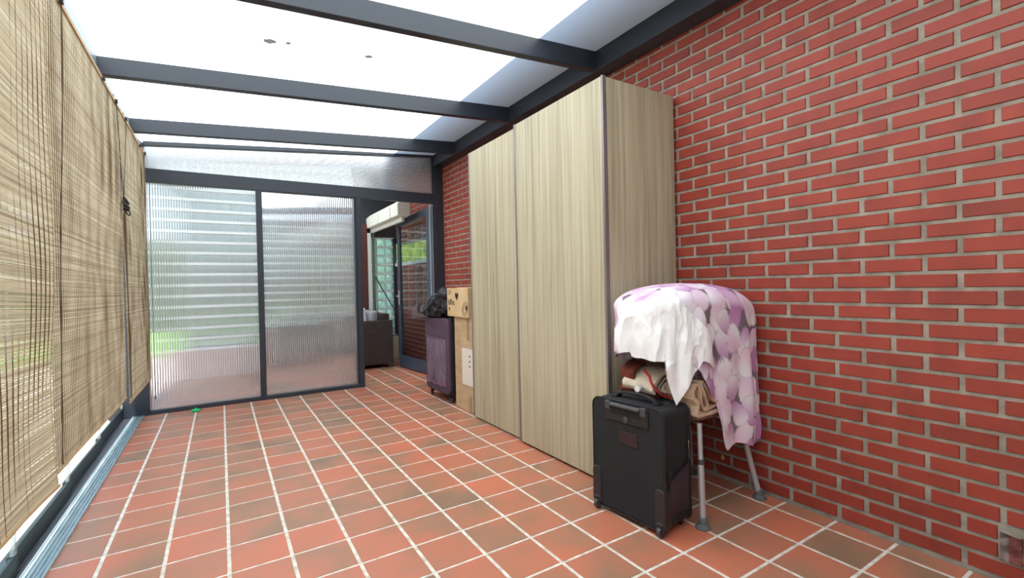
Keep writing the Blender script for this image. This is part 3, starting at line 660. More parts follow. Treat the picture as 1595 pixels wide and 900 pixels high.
m = MB(); m.lathe([(.012, 0), (.028, .004), (.028, .016), (.012, .02), (.012, .03), (.026, .034), (.026, .044), (.008, .05)], (2.63, 1.20, 1.2225), 16)
tag(m.build('pale_knob', mat('pale_lid', lin(196, 192, 180), .5), smooth=True), 'small pale stacked lid on top of the small cardboard box', 'lid')

# ------------------------------------------------------------------ rounded box helper
def rbox(m, cx, cy, cz, sx, sy, sz, e=5, n=14, M=None, jit=0, seed=0):
    """superellipsoid-like rounded box by mapping a cube grid"""
    r = 1.0
    def S(p):
        q = Vector(p); d = (abs(q.x)**e+abs(q.y)**e+abs(q.z)**e)**(1/e); q = q/d
        v = Vector((q.x*sx, q.y*sy, q.z*sz))
        if jit: v += jit*noise.noise_vector(v*14+Vector((seed, 0, 0)))
        if M: v = M @ v
        return v+Vector((cx, cy, cz))
    ax = [((1, 0, 0), (0, 1, 0), (0, 0, 1)), ((-1, 0, 0), (0, 0, 1), (0, 1, 0)), ((0, 1, 0), (0, 0, 1), (1, 0, 0)), ((0, -1, 0), (1, 0, 0), (0, 0, 1)), ((0, 0, 1), (1, 0, 0), (0, 1, 0)), ((0, 0, -1), (0, 1, 0), (1, 0, 0))]
    for w_, u, v in ax:
        w_, u, v = Vector(w_), Vector(u), Vector(v)
        m.grid(lambda i, j: S(w_+u*(math.tan((i/(n-1)*2-1)*PI/4))+v*(math.tan((j/(n-1)*2-1)*PI/4))), n, n)
def weld(o, d=.0004):
    bm = bmesh.new(); bm.from_mesh(o.data); bmesh.ops.remove_doubles(bm, verts=bm.verts, dist=d); bmesh.ops.recalc_face_normals(bm, faces=bm.faces); bm.to_mesh(o.data); bm.free()
    for p in o.data.polygons: p.use_smooth = True
    return o
def rrect(u0, u1, v0, v1, r, n=8):
    pts = []
    for cx, cy, a in ((u1-r, v1-r, 0), (u0+r, v1-r, 90), (u0+r, v0+r, 180), (u1-r, v0+r, 270)):
        for k in range(n+1):
            q = math.radians(a+90*k/n); pts.append((cx+r*math.cos(q), cy+r*math.sin(q)))
    return pts

# ------------------------------------------------------------------ black suitcase in the foreground
def fabric(name, c1, c2, s=500):
    return noisy(mat(name, c1, .85), c1, c2, s, 2, bump=.35, bscale=s, bdist=.001)
M_case = fabric('black_nylon', lin(20, 20, 24), lin(32, 32, 37)); M_pipe = mat('black_piping', lin(20, 20, 22), .4)
M_guard = noisy(mat('grained_black_rubber', lin(38, 34, 36), .5), lin(34, 30, 32), lin(46, 42, 44), 200, bump=.3, bscale=300)
cs = thing('black_suitcase', 'upright black cabin suitcase with retracted trolley handle in front of the draped stool', 'suitcase', (2.355, -1.152, 0), rz=.09)
MC = cs.matrix_basis.copy()
def cpart(m, name, mt, parent=cs, **k):
    m.v = [tuple(MC @ Vector(v)) for v in m.v]; return m.build(name, mt, parent, **k)
hx, hy, z0c, z1c = .112, .226, .028, .612
m = MB(); m.prism(rrect(-hy, hy, z0c, z1c, .045, 10), 0, -hx, hx); body = cpart(m, 'body', M_case, smooth=True, bevel=.012, seg=4)
for xx in (-hx+.004, hx-.004, hx-.07):
    m = MB(); m.tube([(xx, a, b) for a, b in rrect(-hy-.001, hy+.001, z0c-.001, z1c+.001, .046, 10)], .0045, 8, closed=True); cpart(m, 'piping', M_pipe, smooth=True)
# trolley housing on the front face, over the top edge
FX = -hx
th = MB(); th.box((FX-.008, -.142, .508), (FX+.004, .128, .606)); th = cpart(th, 'trolley_housing', M_black, bevel=.006, seg=3)
m = MB(); m.box((FX-.0095, -.098, .548), (FX-.007, .088, .592)); cpart(m, 'handle_recess', mat('recess_black', lin(8, 8, 9), .8), th)
m = MB(); m.tube([(FX-.012, -.1, .594), (FX-.012, .09, .594)], .0105, 14); cpart(m, 'grip', M_gplastic, th, smooth=True)
for yy in (-.118, .107):
    m = MB(); m.box((FX-.018, yy-.017, .566), (FX+.002, yy+.017, .611)); cpart(m, 'grip_cheek', M_gplastic, th, bevel=.005, seg=3)
m = MB(); m.lathe([(.017, 0), (.017, .006), (.012, .009)], (FX-.008, -.01, .530), 20, Matrix.Rotation(-PI/2, 4, 'Y')); cpart(m, 'release_button', M_gplastic, th, smooth=True)
m = MB(); m.prism(rrect(-.078, .048, .398, .466, .008), 0, FX-.004, FX+.001); pt = cpart(m, 'name_patch', fabric('brown_black_patch', lin(44, 26, 28), lin(58, 36, 38)), bevel=.001)
m = MB(); m.tube([(FX-.004, a, b) for a, b in rrect(-.074, .044, .402, .462, .007)], .0014, 6, closed=True); cpart(m, 'patch_stitching', M_pipe, pt)
# top carry handle
m = MB(); N = 17
ctr = [(-.0+.0, -.125+.25*i/(N-1), z1c+.004+.034*math.sin(PI*i/(N-1))**.45) for i in range(N)]
def hgrid(i, j):
    c = ctr[i]; w_ = .017; q = 2*PI*j/10
    return (c[0]-.02+w_*math.cos(q), c[1], c[2]+.006*math.sin(q))
m.grid(lambda i, j: hgrid(i, j), N, 11); cpart(m, 'carry_handle', fabric('handle_webbing', lin(34, 28, 30), lin(52, 44, 46)), smooth=True)
for yy in (-.13, .13):
    m = MB(); m.box((-.045, yy-.018, z1c-.002), (.005, yy+.018, z1c+.01)); cpart(m, 'handle_mount', M_black, bevel=.004)
m = MB(); m.box((.03, -.16, z1c-.0005), (.036, .16, z1c+.0022)); cpart(m, 'zipper', mat('zip_teeth', lin(60, 60, 64), .4, .5))
m = MB(); m.box((.028, -.14, z1c+.002), (.034, -.10, z1c+.005)); m.box((.04, -.16, z1c+.001), (.045, -.125, z1c+.006)); cpart(m, 'zip_pull', M_chrome)
# corner guards and wheels
for s in (-1, 1):
    yy0, yy1 = (-hy-.004, -hy+.055) if s < 0 else (hy-.055, hy+.004)
    m = MB(); m.prism([(a, b) for a, b in rrect(yy0, yy1, .03, .235, .027, 8)], 0, FX-.007, FX+.05); g = cpart(m, 'corner_guard', M_guard, smooth=True, bevel=.006, seg=3)
    yw = -hy+.026 if s < 0 else hy-.026
    m = MB(); m.box((FX-.012, yw-.022, .02), (FX+.03, yw+.022, .075)); cpart(m, 'wheel_housing', M_black, g, bevel=.01, seg=3)
    m = MB(); m.lathe([(.018, -.011), (.026, -.009), (.0275, 0), (.026, .009), (.018, .011)], (FX+.002, yw, .0278), 20, Matrix.Rotation(PI/2, 4, 'X')); cpart(m, 'wheel', M_gplastic, smooth=True)
for s in (-1, 1):
    m = MB(); m.lathe([(.012, 0), (.014, .004), (.014, .03)], (hx-.03, s*(hy-.05), 0), 12); cpart(m, 'rubber_foot', M_black)
# side face (towards the camera): mesh pocket, snap, zip
m = MB(); NN = 12
m.grid(lambda i, j: (-.07+.155*i/(NN-1), -hy-.003-.010*math.sin(PI*j/7)**.5*math.sin(PI*i/(NN-1))**.4, .10+(.285-.10+.05*(i/(NN-1))**1.3)*j/7), NN, 8)
sp = cpart(m, 'side_pocket', fabric('plum_black_mesh', lin(46, 34, 42), lin(58, 44, 54), 300), smooth=True)
m = MB(); m.tube([(-.07+.155*i/(NN-1), -hy-.008, .285+.05*(i/(NN-1))**1.3) for i in range(NN)], .0035, 6); cpart(m, 'pocket_hem', M_pipe, sp, smooth=True)
m = MB(); m.box((-.092, -hy-.010, .272), (-.062, -hy-.001, .318)); m.lathe([(.007, 0), (.007, .004)], (-.077, -hy-.010, .296), 12, Matrix.Rotation(PI/2, 4, 'X')); cpart(m, 'snap_tab', M_black, bevel=.002)
m = MB(); m.tube([(.085, -hy-.006, .44), (.085, -hy-.006, .40)], .003, 6); m.tube([(.085, -hy-.008, .40), (.086, -hy-.009, .345)], .0018, 6); m.lathe([(.004, 0), (.006, .004), (.004, .010)], (.085, -hy-.007, .425), 8); cpart(m, 'zip_pull', M_chrome)
m = MB(); m.tube([(.085, -hy-.001, .12), (.085, -hy-.001, .52)], .003, 6); cpart(m, 'side_zip', M_pipe)

# ------------------------------------------------------------------ shower stool under the cloths
st = thing('support_chair', 'metal chair frame with grey rubber feet hidden under the draped cloths', 'chair', (2.78, -1.18, 0))
legs = [((2.508, -1.416), (2.522, -1.396)), ((3.045, -1.395), (2.935, -1.335)), ((3.035, -.95), (2.985, -.98)), ((2.52, -.945), (2.54, -.97))]
for (fx, fy), (tx, ty) in legs:
    a = Vector((fx, fy, .01)); b = Vector((tx, ty, .515)); d = b-a
    pt = lambda t: a+d*t
    l = MB(); l.tube([pt(.03), pt(.62)], .0155, 18); l.tube([pt(.55), pt(1)], .0125, 18); l = l.build('leg', M_alu, st, smooth=True)
    m = MB(); m.tube([pt(.60), pt(.605), pt(.645), pt(.65)], [.015, .0185, .0185, .015], 18); m.build('clamp_collar', M_gplastic, l, smooth=True)
    m = MB(); m.lathe([(.036, 0), (.038, .004), (.034, .012), (.022, .022), (.0215, .05), (.018, .054)], (fx, fy, 0), 24); m.build('rubber_foot', M_rub, l, smooth=True)
m = MB(); m.prism(rrect(2.53, 2.97, -1.375, -.95, .06), 2, .515, .545); m.build('seat', mat('seat_grey', lin(120, 92, 82), .6), st, bevel=.008, seg=3)
m = MB(); m.tube([(2.97, -1.36, .54), (2.99, -1.36, .9), (2.98, -1.33, 1.10), (2.98, -1.18, 1.13), (2.98, -1.03, 1.10), (2.99, -1.0, .9), (2.97, -1.0, .54)], .012, 12); m.build('backrest_frame', M_alu, st, smooth=True)
for y in (-1.07,):
    m = MB(); m.tube([(2.98, y, .72), (2.62, y, .70), (2.46, y-.04, .675), (2.335, y-.09, .672)], [.012, .012, .014, .015], 14); m.build('arm_grip', M_white, st, smooth=True)

# folded blankets on the seat
def ribbon(m, pts, y0, y1, th=.009, yn=6, seed=0, sub=4):
    P = [Vector((a, b)) for a, b in pts]; Q = []
    for i in range(len(P)-1):
        p0, p1, p2, p3 = P[max(i-1, 0)], P[i], P[i+1], P[min(i+2, len(P)-1)]
        for s in range(sub):
            t = s/sub; Q.append(.5*((2*p1)+(p2-p0)*t+(2*p0-5*p1+4*p2-p3)*t*t+(3*p1-p0-3*p2+p3)*t**3))
    Q.append(P[-1]); N = len(Q); L, R = [], []
    for i in range(N):
        t = (Q[min(i+1, N-1)]-Q[max(i-1, 0)]); t = t.normalized() if t.length > 0 else Vector((1, 0)); nn = Vector((-t.y, t.x))*th/2
        L.append(Q[i]+nn); R.append(Q[i]-nn)
    loop = L+R[::-1]; K = len(loop)
    def f(i, j):
        y = y0+(y1-y0)*j/(yn-1); p = loop[i % K]; w_ = .006*noise.noise(Vector((p.x*12, y*7, p.y*12+seed)))
        return (p.x+w_, y+.006*noise.noise(Vector((p.x*20, seed, p.y*20))), p.y+w_)
    m.grid(f, K, yn, True)
    b0 = len(m.v); 
    for j in (0, yn-1):
        for i in range(N-1):
            base = b0-K*yn
            m.f.append((base+i*yn+j, base+(i+1)*yn+j, base+(K-2-i)*yn+j, base+(K-1-i)*yn+j))
M_beige = noisy(mat('beige_blanket', lin(196, 166, 140), .95), lin(184, 152, 126), lin(206, 178, 152), 12, bump=.4, bscale=260)
M_cream = noisy(mat('cream_blanket', lin(226, 208, 188), .95), lin(216, 196, 174), lin(234, 220, 202), 12, bump=.4, bscale=260)
A_ = [(2.478, .650), (2.488, .636), (2.494, .628), (2.501, .626), (2.506, .636), (2.490, .645), (2.482, .665), (2.484, .69), (2.500, .712), (2.523, .702), (2.534, .66), (2.54, .624), (2.556, .590), (2.576, .574), (2.592, .590), (2.583, .618), (2.566, .652), (2.548, .690), (2.545, .722), (2.566, .715), (2.600, .664), (2.632, .622), (2.678, .598)]
B_ = [(2.512, .628), (2.508, .60), (2.506, .572), (2.504, .556), (2.530, .554), (2.601, .556), (2.687, .56), (2.700, .580)]
m = MB(); ribbon(m, A_, -1.40, -1.05, .013, 8, 1); ribbon(m, B_, -1.405, -1.03, .012, 8, 2)
ribbon(m, [(2.52, .572), (2.56, .566), (2.62, .572), (2.69, .588)], -1.39, -1.05, .014, 8, 4)
tag(m.build('beige_blanket', M_beige, smooth=True, angle=70), 'beige blanket in loose hanging folds on the chair seat beneath the white sheet', 'blanket')
m = MB()
ribbon(m, [(2.60, .745), (2.53, .755), (2.46, .742), (2.41, .70), (2.395, .668), (2.41, .65)], -1.22, -1.0, .014, 8, 5)
ribbon(m, [(2.60, .722), (2.53, .728), (2.47, .715), (2.43, .685), (2.42, .66)], -1.225, -1.0, .013, 8, 6)
ribbon(m, [(2.60, .704), (2.53, .706), (2.48, .695), (2.45, .672), (2.46, .652), (2.53, .655), (2.60, .65)], -1.23, -1.0, .016, 8, 7)
ribbon(m, [(2.60, .68), (2.54, .682), (2.50, .675)], -1.225, -1.0, .028, 8, 9)
cb_ = m.build('cream_blanket', M_cream, smooth=True, angle=70); tag(cb_, 'cream folded blanket with dark edging above the black suitcase', 'blanket')
m = MB()
for pts in ([(2.60, .738), (2.53, .742), (2.465, .729), (2.42, .69), (2.407, .662)], [(2.60, .713), (2.53, .717), (2.475, .705), (2.437, .675)]):
    m.tube([(a, -1.226, b) for a, b in pts], .0035, 6)
m.build('dark_edging', mat('edging_dark', lin(70, 62, 56), .9), cb_)
m = MB(); ribbon(m, [(2.50, .785), (2.45, .775), (2.415, .755), (2.402, .73), (2.41, .70), (2.43, .68)], -1.08, -.98, .014, 8, 11); ribbon(m, [(2.43, .62), (2.47, .645), (2.53, .64), (2.60, .63)], -1.21, -.95, .03, 8, 12)
tag(m.build('rust_cloth', noisy(mat('rust_fabric', lin(118, 48, 34), .95), lin(92, 38, 28), lin(140, 62, 44), 14), smooth=True), 'rust brown cloth bunched behind the cream blanket', 'cloth')
m = MB(); m.tube([(2.40, -1.15, .765), (2.385, -1.20, .74), (2.378, -1.215, .715), (2.385, -1.225, .69), (2.41, -1.235, .66), (2.45, -1.24, .632), (2.485, -1.25, .622)], .0065, 8)
tag(m.build('red_strap', mat('red_webbing', lin(196, 52, 44), .7), smooth=True), 'bright red strap looped over the cream blanket', 'strap')
m = MB(); ribbon(m, [(2.52, .552), (2.56, .552), (2.60, .555), (2.65, .551), (2.69, .552)], -1.385, -1.02, .009, 8, 15)
tag(m.build('brown_cloth', mat('brown_fabric', lin(120, 80, 66), .95), smooth=True), 'brown cloth lowest on the chair seat under the beige blanket', 'cloth')

# ------------------------------------------------------------------ petal-print cover and white sheet
CX, CY, RA, RB, ZTOP = 2.70, -1.155, .405, .262, 1.222
NE = 2.6
def se(phi):
    c, s = math.cos(phi), math.sin(phi)
    n = NE+3.2*max(0, c)**.5*(1 if s < 0 else 1-min(1, s*2)*.8)
    return math.copysign(abs(c)**(2/n), c)*RA, math.copysign(abs(s)**(2/n), s)*RB
_T = [(k/4, ) + se(math.radians(k/4)) for k in range(-800, 5)]
def interp(tab, x):
    if x < -180 and tab[0][0] == -180: x += 360
    if x <= tab[0][0]: return tab[0][1]
    for (a, b), (c, d) in zip(tab, tab[1:]):
        if x <= c:
            t = (x-a)/(c-a) if c > a else 1; return b+(d-b)*t
    return tab[-1][1]
def FX_(x): return min((t for t in _T if t[0] >= -180 and t[0] <= 0), key=lambda t: abs(t[1]-(x-CX)))[0]
def FY_(y): return min((t for t in _T if t[0] <= -130), key=lambda t: abs(t[2]-(y-CY)))[0]
# phi in degrees: -180 left, -90 front, 0 right(wall), 90 back
SH = [(-180, .17), (-150, .13), (-120, .11), (-95, .12), (-60, .17), (-25, .25), (0, .27), (30, .24), (90, .12), (150, .14), (180, .17)]
HEM = [(-180, .88), (FX_(2.34), .88), (FX_(2.45), .84), (FX_(2.53), .78), (FX_(2.58), .68), (FX_(2.62), .62), (FX_(2.66), .60), (FX_(2.69), .46), (FX_(2.725), .345), (FX_(2.75), .338), (FX_(2.82), .362), (FX_(2.90), .33), (FX_(2.98), .318), (FX_(3.06), .315), (-5, .34), (20, .5), (60, .7), (180, .88)]
def surf(phid, t, zdrop=None, off=0, fold=1.0, crumple=0.0, seed=0):
    """t in 0..1 dome (centre to shoulder); beyond: z absolute"""
    phi = math.radians(phid); ex, ey = se(phi); sh = interp(SH, phid)
    if zdrop is None:
        p_ = 2.3; rho = t; z = ZTOP-sh*(1-(max(0, 1-rho**p_))**(1/p_))
        prog = 0
    else:
        rho = 1; z = zdrop; prog = min(1, max(0, (ZTOP-sh-z)/.5))
    q = Vector((ex*rho, ey*rho, 0)); nrm = Vector((ex/RA, ey/RB, 0)).normalized() if q.length > 0 else Vector((0, 0, 1))
    per = phid/57.3
    f = 0
    if zdrop is not None:
        k1 = math.sin(per*9+1.7*noise.noise(Vector((per*1.5, z*1.2, seed))))
        k2 = math.sin(per*23+3*noise.noise(Vector((per*2, z*2, seed+5))))
        f = fold*(.014*k1+.008*k2)*prog**.7
        f += fold*.010*noise.noise(Vector((per*5, z*7, seed+9)))*min(1, prog*5)
    f += .006*noise.noise(Vector((q.x*9, q.y*9, z*9+seed)))*fold*rho
    if crumple:
        am = min(1, max(.15, (rho-.8)*5)); P = Vector((per*2.6, z*3.2, seed)); wv = noise.noise_vector(P*1.3)*.5
        v1 = noise.noise(P*1.25+wv); v2 = noise.noise(P*2.7+wv*1.5+Vector((3, 1, 7))); v3 = noise.noise(P*6+wv*2)
        f += crumple*am*(1.7*(.35-abs(v1)**.8)+.75*(.3-abs(v2)**.8)+.22*(.3-abs(v3)))
        if zdrop is not None: f += crumple*.35*math.sin(per*17+4*v1)*min(1, prog*2.2)
    base = Vector((CX, CY, z))+q
    up = Vector((0, 0, 1)) if zdrop is None else Vector((0, 0, 0))
    N_ = (nrm*(rho**3)+up*(1-rho**2)).normalized() if zdrop is None else nrm
    p = base+N_*(off+f)
    p.x = min(p.x, 3.112); 
    if p.y > -.84: p.y = -.84
    return p, prog
NU, ND, NV = 460, 60, 150
cov = MB()
rows = []
for i in range(NU):
    phid = -180+360*i/NU; sh = interp(SH, phid); zs = ZTOP-sh; hem = interp(HEM, phid)+.006*math.sin(phid*.3)
    for j in range(ND): cov.v.append(tuple(surf(phid, (j/ND)**.8 if j else .001)[0]))
    for j in range(NV):
        z = zs+(hem-zs)*j/(NV-1); cov.v.append(tuple(surf(phid, 1, z)[0]))
W_ = ND+NV
for i in range(NU):
    a = i*W_; b = ((i+1) % NU)*W_
    for j in range(W_-1): cov.f.append((a+j, b+j, b+j+1, a+j+1))
M_petal = bpy.data.materials.new('petal_print'); M_petal.use_nodes = True; n = M_petal.node_tree; bs = n.nodes['Principled BSDF']; bs.inputs['Roughness'].default_value = .85
at_ = n.nodes.new('ShaderNodeAttribute'); at_.attribute_name = 'print_colour'; n.links.new(at_.outputs['Color'], bs.inputs['Base Color'])
cover = cov.build('petal_print_cover', M_petal, smooth=True, angle=180)
tag(cover, 'large cloth printed with pink and white petals draped over the metal chair frame', 'cloth')
mod = cover.modifiers.new('thickness', 'SOLIDIFY'); mod.thickness = .003; mod.offset = -1
# print: overlapping petals painted on the unrolled cloth
V = np.array(cov.v); idx = np.arange(len(V)); ii = idx//W_; jj = idx % W_
ph = np.radians(-180+360*ii/NU)
# unrolled coordinates: perimeter arc length u, vertical length v
rr = np.where(jj < ND, (jj/ND)**.8, 1.0)
per_len = .0; px_, py_ = V[:, 0], V[:, 1]
ring = np.array([se(math.radians(-180+360*k/NU)) for k in range(NU+1)]); seg = np.hypot(*np.diff(ring, axis=0).T); arc = np.concatenate([[0], np.cumsum(seg)])
u = arc[ii]; depth = np.where(jj < ND, 0, 0)+np.where(V[:, 2] < ZTOP-.11, ZTOP-V[:, 2], np.hypot(0, 0))
# on the dome use planar coordinates, on the drop use arc/height
isd = jj >= ND
U = np.where(isd, u, px_*1.0+10); Vv = np.where(isd, V[:, 2], py_)
col = np.empty((len(V), 3)); dark = np.array(lin(118, 104, 114)[:3]); col[:] = dark
rs = np.random.RandomState(12)
white = np.array(lin(236, 232, 238)[:3]); pink = np.array(lin(226, 196, 218)[:3]); mauve = np.array(lin(198, 150, 194)[:3]); deep = np.array(lin(182, 124, 176)[:3])
def paint(mask0, U, Vv, cu, cv, rot, a, b, cA, cB):
    du, dv = U-cu, Vv-cv; s, c = math.sin(rot), math.cos(rot)
    x = (du*c+dv*s)/a; y = (-du*s+dv*c)/b
    w = 1+.28*y                       # egg shaped: broader at one end
    r = (np.abs(x/w)**2.4+np.abs(y)**2.4)
    k = mask0 & (r < 1)
    # soft printed edge tone towards the rim
    t = np.clip((y[k]+1)/2+.15*x[k], 0, 1)[:, None]; t = t*t*(3-2*t)
    base = cA*(1-t)+cB*t; rim = np.clip((r[k]-.72)/.28, 0, 1)[:, None]
    col[k] = base*(1-rim*.34)
us = arc[-1]
cells = []
for gu in np.arange(0, us, .098):
    for gv in np.arange(.28, 1.16, .125):
        cells.append((0, gu+rs.uniform(-.022, .022)+(.049 if int(round((gv-.28)/.125)) % 2 else 0), gv+rs.uniform(-.025, .025)))
for gx in np.arange(2.15, 3.15, .085):
    for gy in np.arange(-1.5, -.8, .1): cells.append((1, gx+10+rs.uniform(-.02, .02), gy+rs.uniform(-.02, .02)))
rs.shuffle(cells)
for kind, cu, cv in cells:
    kind = int(kind); a = rs.uniform(.046, .058); b = rs.uniform(.070, .092); rot = rs.normal(0, .4) if kind == 0 else rs.uniform(-1.6, 1.6)
    pr_ = rs.rand()
    cA, cB = (pink, white) if pr_ < .28 else (mauve, white) if pr_ < .55 else (white, pink) if pr_ < .78 else (pink, mauve) if pr_ < .90 else (deep, mauve)
    if kind == 0 and rs.rand() < .5: rot += PI
    msk = isd if kind == 0 else ~isd
    paint(msk, U, Vv, cu, cv, rot, a, b, cA, cB)
    if kind == 0 and cu < .1: paint(msk, U, Vv, cu+us, cv, rot, a, b, cA, cB)
ca = cover.data.attributes.new('print_colour', 'FLOAT_COLOR', 'POINT'); ca.data.foreach_set('color', np.concatenate([col, np.ones((len(col), 1))], 1).astype(np.float32).ravel())
# white sheet over the left front of it
HW = [(-200, .86), (FY_(-1.155), .862), (FY_(-1.16), .842), (FY_(-1.26), .836), (FX_(2.33), .838), (FX_(2.355), .83), (FX_(2.36), .75), (FX_(2.375), .68), (FX_(2.395), .615), (FX_(2.43), .665), (FX_(2.47), .74), (FX_(2.51), .79), (FX_(2.53), .83), (FX_(2.57), .82), (FX_(2.62), .80)]
sh_ = MB(); NA, NB = 300, 210
RT = [(0, FX_(2.40)), (.12, FX_(2.44)), (.3, FX_(2.52)), (.5, FX_(2.565)), (1, FX_(2.62))]
for i in range(NA):
    for j in range(NB):
        s = j/(NB-1)
        right = interp(RT, s)+1.2*math.sin(s*13); left = -195+2*math.sin(s*7)
        phid = left+(right-left)*i/(NA-1); sh = interp(SH, phid); zs = ZTOP-sh
        if s < .1:
            p, _ = surf(phid, .93+.07*s/.1, None, .010, .8, .012, 21)
        else:
            _x, _y = se(math.radians(phid)); hem = interp(HW, phid)+.022*noise.noise(Vector((_x*14, _y*14, 3))); z = zs+(hem-zs)*((s-.1)/.9)
            p, _ = surf(phid, 1, z, .010, .8, .012, 21)
        sh_.v.append(tuple(p))
for i in range(NA-1):
    for j in range(NB-1):
        a = i*NB+j; b = (i+1)*NB+j; sh_.f.append((a, b, b+1, a+1))
M_sheet = noisy(mat('white_cotton', lin(228, 228, 230), .9), lin(238, 239, 241), lin(244, 244, 245), 4, bump=.35, bscale=14, bdist=.006)
sheet_o = sh_.build('white_sheet', M_sheet, smooth=True, angle=180); tag(sheet_o, 'crumpled white cotton sheet laid over the left part of the petal cloth', 'sheet')
mod = sheet_o.modifiers.new('thickness', 'SOLIDIFY'); mod.thickness = .002; mod.offset = 1

# ------------------------------------------------------------------ purple suitcase with black bag on top
M_pur = fabric('purple_nylon', lin(70, 52, 68), lin(92, 72, 90), 300); M_purd = fabric('dark_purple_nylon', lin(44, 34, 44), lin(54, 42, 54), 300)
M_purp = noisy(mat('mauve_pocket', lin(112, 92, 112), .75), lin(96, 76, 94), lin(128, 108, 128), 14, stretch=(1, 3, .6))
ps = thing('purple_suitcase', 'tall purple soft suitcase on four wheels beside the cardboard boxes', 'suitcase', (2.64, 1.88, 0), rz=.03)
MP = ps.matrix_basis.copy()
def ppart(m, name, mt, parent=ps, **k):
    m.v = [tuple(MP @ Vector(v)) for v in m.v]; return m.build(name, mt, parent, **k)
phx, phy = .16, .30
m = MB(); m.prism(rrect(-phy, phy, .085, .90, .06, 8), 0, -phx+.035, phx); ppart(m, 'body', M_purd, smooth=True, bevel=.02, seg=4)
m = MB(); m.prism(rrect(-phy+.006, phy-.006, .09, .895, .07, 8), 0, -phx, -phx+.045); fpn = ppart(m, 'front_panel', M_pur, smooth=True, bevel=.02, seg=4)
m = MB(); NN = 24
def pk(i, j):
    y = -.245+.49*i/(NN-1); z = .17+.50*j/(NN-1); e = (math.sin(PI*i/(NN-1))*math.sin(PI*j/(NN-1)*.5+PI/2*.0))**.4 if 0 < i < NN-1 else 0
    return (-phx-.003-.022*e-.008*noise.noise(Vector((y*22, z*4, 2)))*e, y, z)
m.grid(pk, NN, NN); ppart(m, 'front_pocket', M_purp, smooth=True, angle=180)
m = MB(); m.tube([(-phx-.006, -.245+.49*i/20, .675) for i in range(21)], .006, 6); ppart(m, 'pocket_hem', mat('mauve_trim', lin(120, 84, 110), .6), smooth=True)
m = MB(); m.tube([(-phx-.012, -.25+.5*i/20, .18+.012*math.sin(i)) for i in range(21)], .0035, 6); ppart(m, 'pink_piping', mat('pink_piping', lin(150, 90, 112), .6), smooth=True)
m = MB(); m.tube([(-phx-.016-.004*math.sin(z*11), .02+.03*math.sin(z*7), z) for z in [.2+.42*i/16 for i in range(17)]], .004, 6); ppart(m, 'pocket_crease_zip', M_purd, smooth=True)
for xx in (-phx+.042, -.06, .02):
    m = MB(); m.tube([(xx, a, b) for a, b in rrect(-phy-.002, phy+.002, .083, .902, .06, 8)], .0045, 6, closed=True); ppart(m, 'piping', M_black, smooth=True)
m = MB(); m.tube([(-.07, -phy-.006, .16), (-.07, -phy-.008, .27)], .003, 6); m.lathe([(.004, 0), (.005, .02), (.003, .03)], (-.07, -phy-.008, .27), 8); ppart(m, 'zip_pull', M_chrome)
m = MB(); m.box((-.10, -phy-.012, .70), (-.03, -phy+.0, .84)); ppart(m, 'side_handle', M_black, bevel=.006)
for sx in (-1, 1):
    for sy in (-1, 1):
        x_, y_ = sx*.11, sy*.23
        m = MB(); m.prism([(y_-.02, .095), (y_+.02, .095), (y_+.012+sy*.01, .03), (y_-.006+sy*.01, .03)], 0, x_-.018, x_+.018); c_ = ppart(m, 'caster', M_black, bevel=.004)
        m = MB(); m.lathe([(.012, -.014), (.026, -.012), (.028, 0), (.026, .012), (.012, .014)], (x_, y_+sy*.012, .0283), 16, Matrix.Rotation(PI/2, 4, 'Y')); ppart(m, 'wheel', M_gplastic, c_, smooth=True)
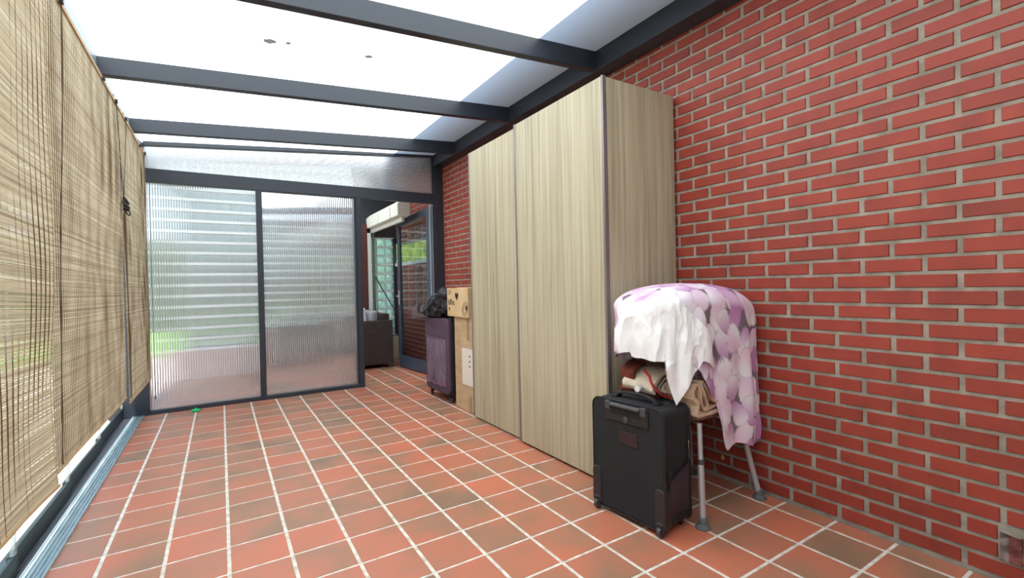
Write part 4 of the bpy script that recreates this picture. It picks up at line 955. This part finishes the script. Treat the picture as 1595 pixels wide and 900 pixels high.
# black duffel bag
bg_ = thing('black_bag', 'slumped black holdall lying on top of the purple suitcase', 'bag', (2.60, 1.85, .905))
m = MB(); rbox(m, 2.60, 1.93, 1.01, .17, .30, .125, 2.8, 26, Matrix.Rotation(-.22, 4, 'X'), .06, 3)
m.v = [(x, y, max(z, .905)+.0*(y-1.8)) for x, y, z in m.v]
M_bag = noisy(mat('black_bag_nylon', lin(30, 30, 34), .6), lin(22, 22, 26), lin(44, 44, 50), 20, bump=.8, bscale=18, bdist=.02)
weld(m.build('body', M_bag, bg_, smooth=True))
m = MB(); rbox(m, 2.58, 1.76, 1.11, .13, .13, .085, 2.6, 14, Matrix.Rotation(-.5, 4, 'X'), .03, 6); weld(m.build('end_flap', M_bag, bg_, smooth=True))
m = MB(); m.tube([(2.43, 1.98, .93), (2.415, 1.96, 1.0), (2.42, 1.93, 1.08), (2.45, 1.90, 1.13), (2.52, 1.89, 1.15)], .017, 8); m.build('strap', mat('grey_webbing', lin(78, 78, 88), .7), bg_, smooth=True)
m = MB(); m.tube([(2.42, 2.10, .95), (2.41, 1.95, .985), (2.41, 1.80, 1.06), (2.44, 1.70, 1.14)], .011, 8); m.build('strap', mat('dark_webbing', lin(48, 48, 54), .7), bg_, smooth=True)
m = MB(); m.tube([(2.52, 2.22, .93), (2.44, 2.245, .94), (2.42, 2.24, .99), (2.44, 2.23, 1.04)], .018, 8); m.build('grip_end', M_gplastic, bg_, smooth=True)

# ------------------------------------------------------------------ small things
m = MB(); rbox(m, .255, 2.93, .014, .042, .026, .014, 2.2, 12, None, .006, 2); m.lathe([(.014, 0), (.012, .012), (.004, .016)], (.25, 2.93, .024), 12)
m.v = [(a, b, max(c, .0005)) for a, b, c in m.v]
gt = m.build('green_toy', mat('green_plastic', lin(40, 190, 120), .35), smooth=True); tag(gt, 'small bright green plastic piece on the tiles at the foot of the partition', 'toy')
m = MB(); m.lathe([(.006, 0), (.011, .006), (.012, .016), (.008, .026), (.003, .03)], (3.112, -1.125, .12), 12)
tag(m.build('wooden_plug', mat('pale_wood_plug', lin(206, 160, 92), .6), smooth=True), 'small pale wooden plug on the brick wall below the draped cloth', 'plug')
m = MB(); m.tube([(3.115, -1.10, .03), (3.108, -1.085, .045), (3.108, -1.07, .075), (3.112, -1.05, .085)], .004, 6)
tag(m.build('grey_wire', mat('grey_cable', lin(120, 112, 110), .6), smooth=True), 'short grey wire end near the floor on the brick wall behind the chair legs', 'wire')
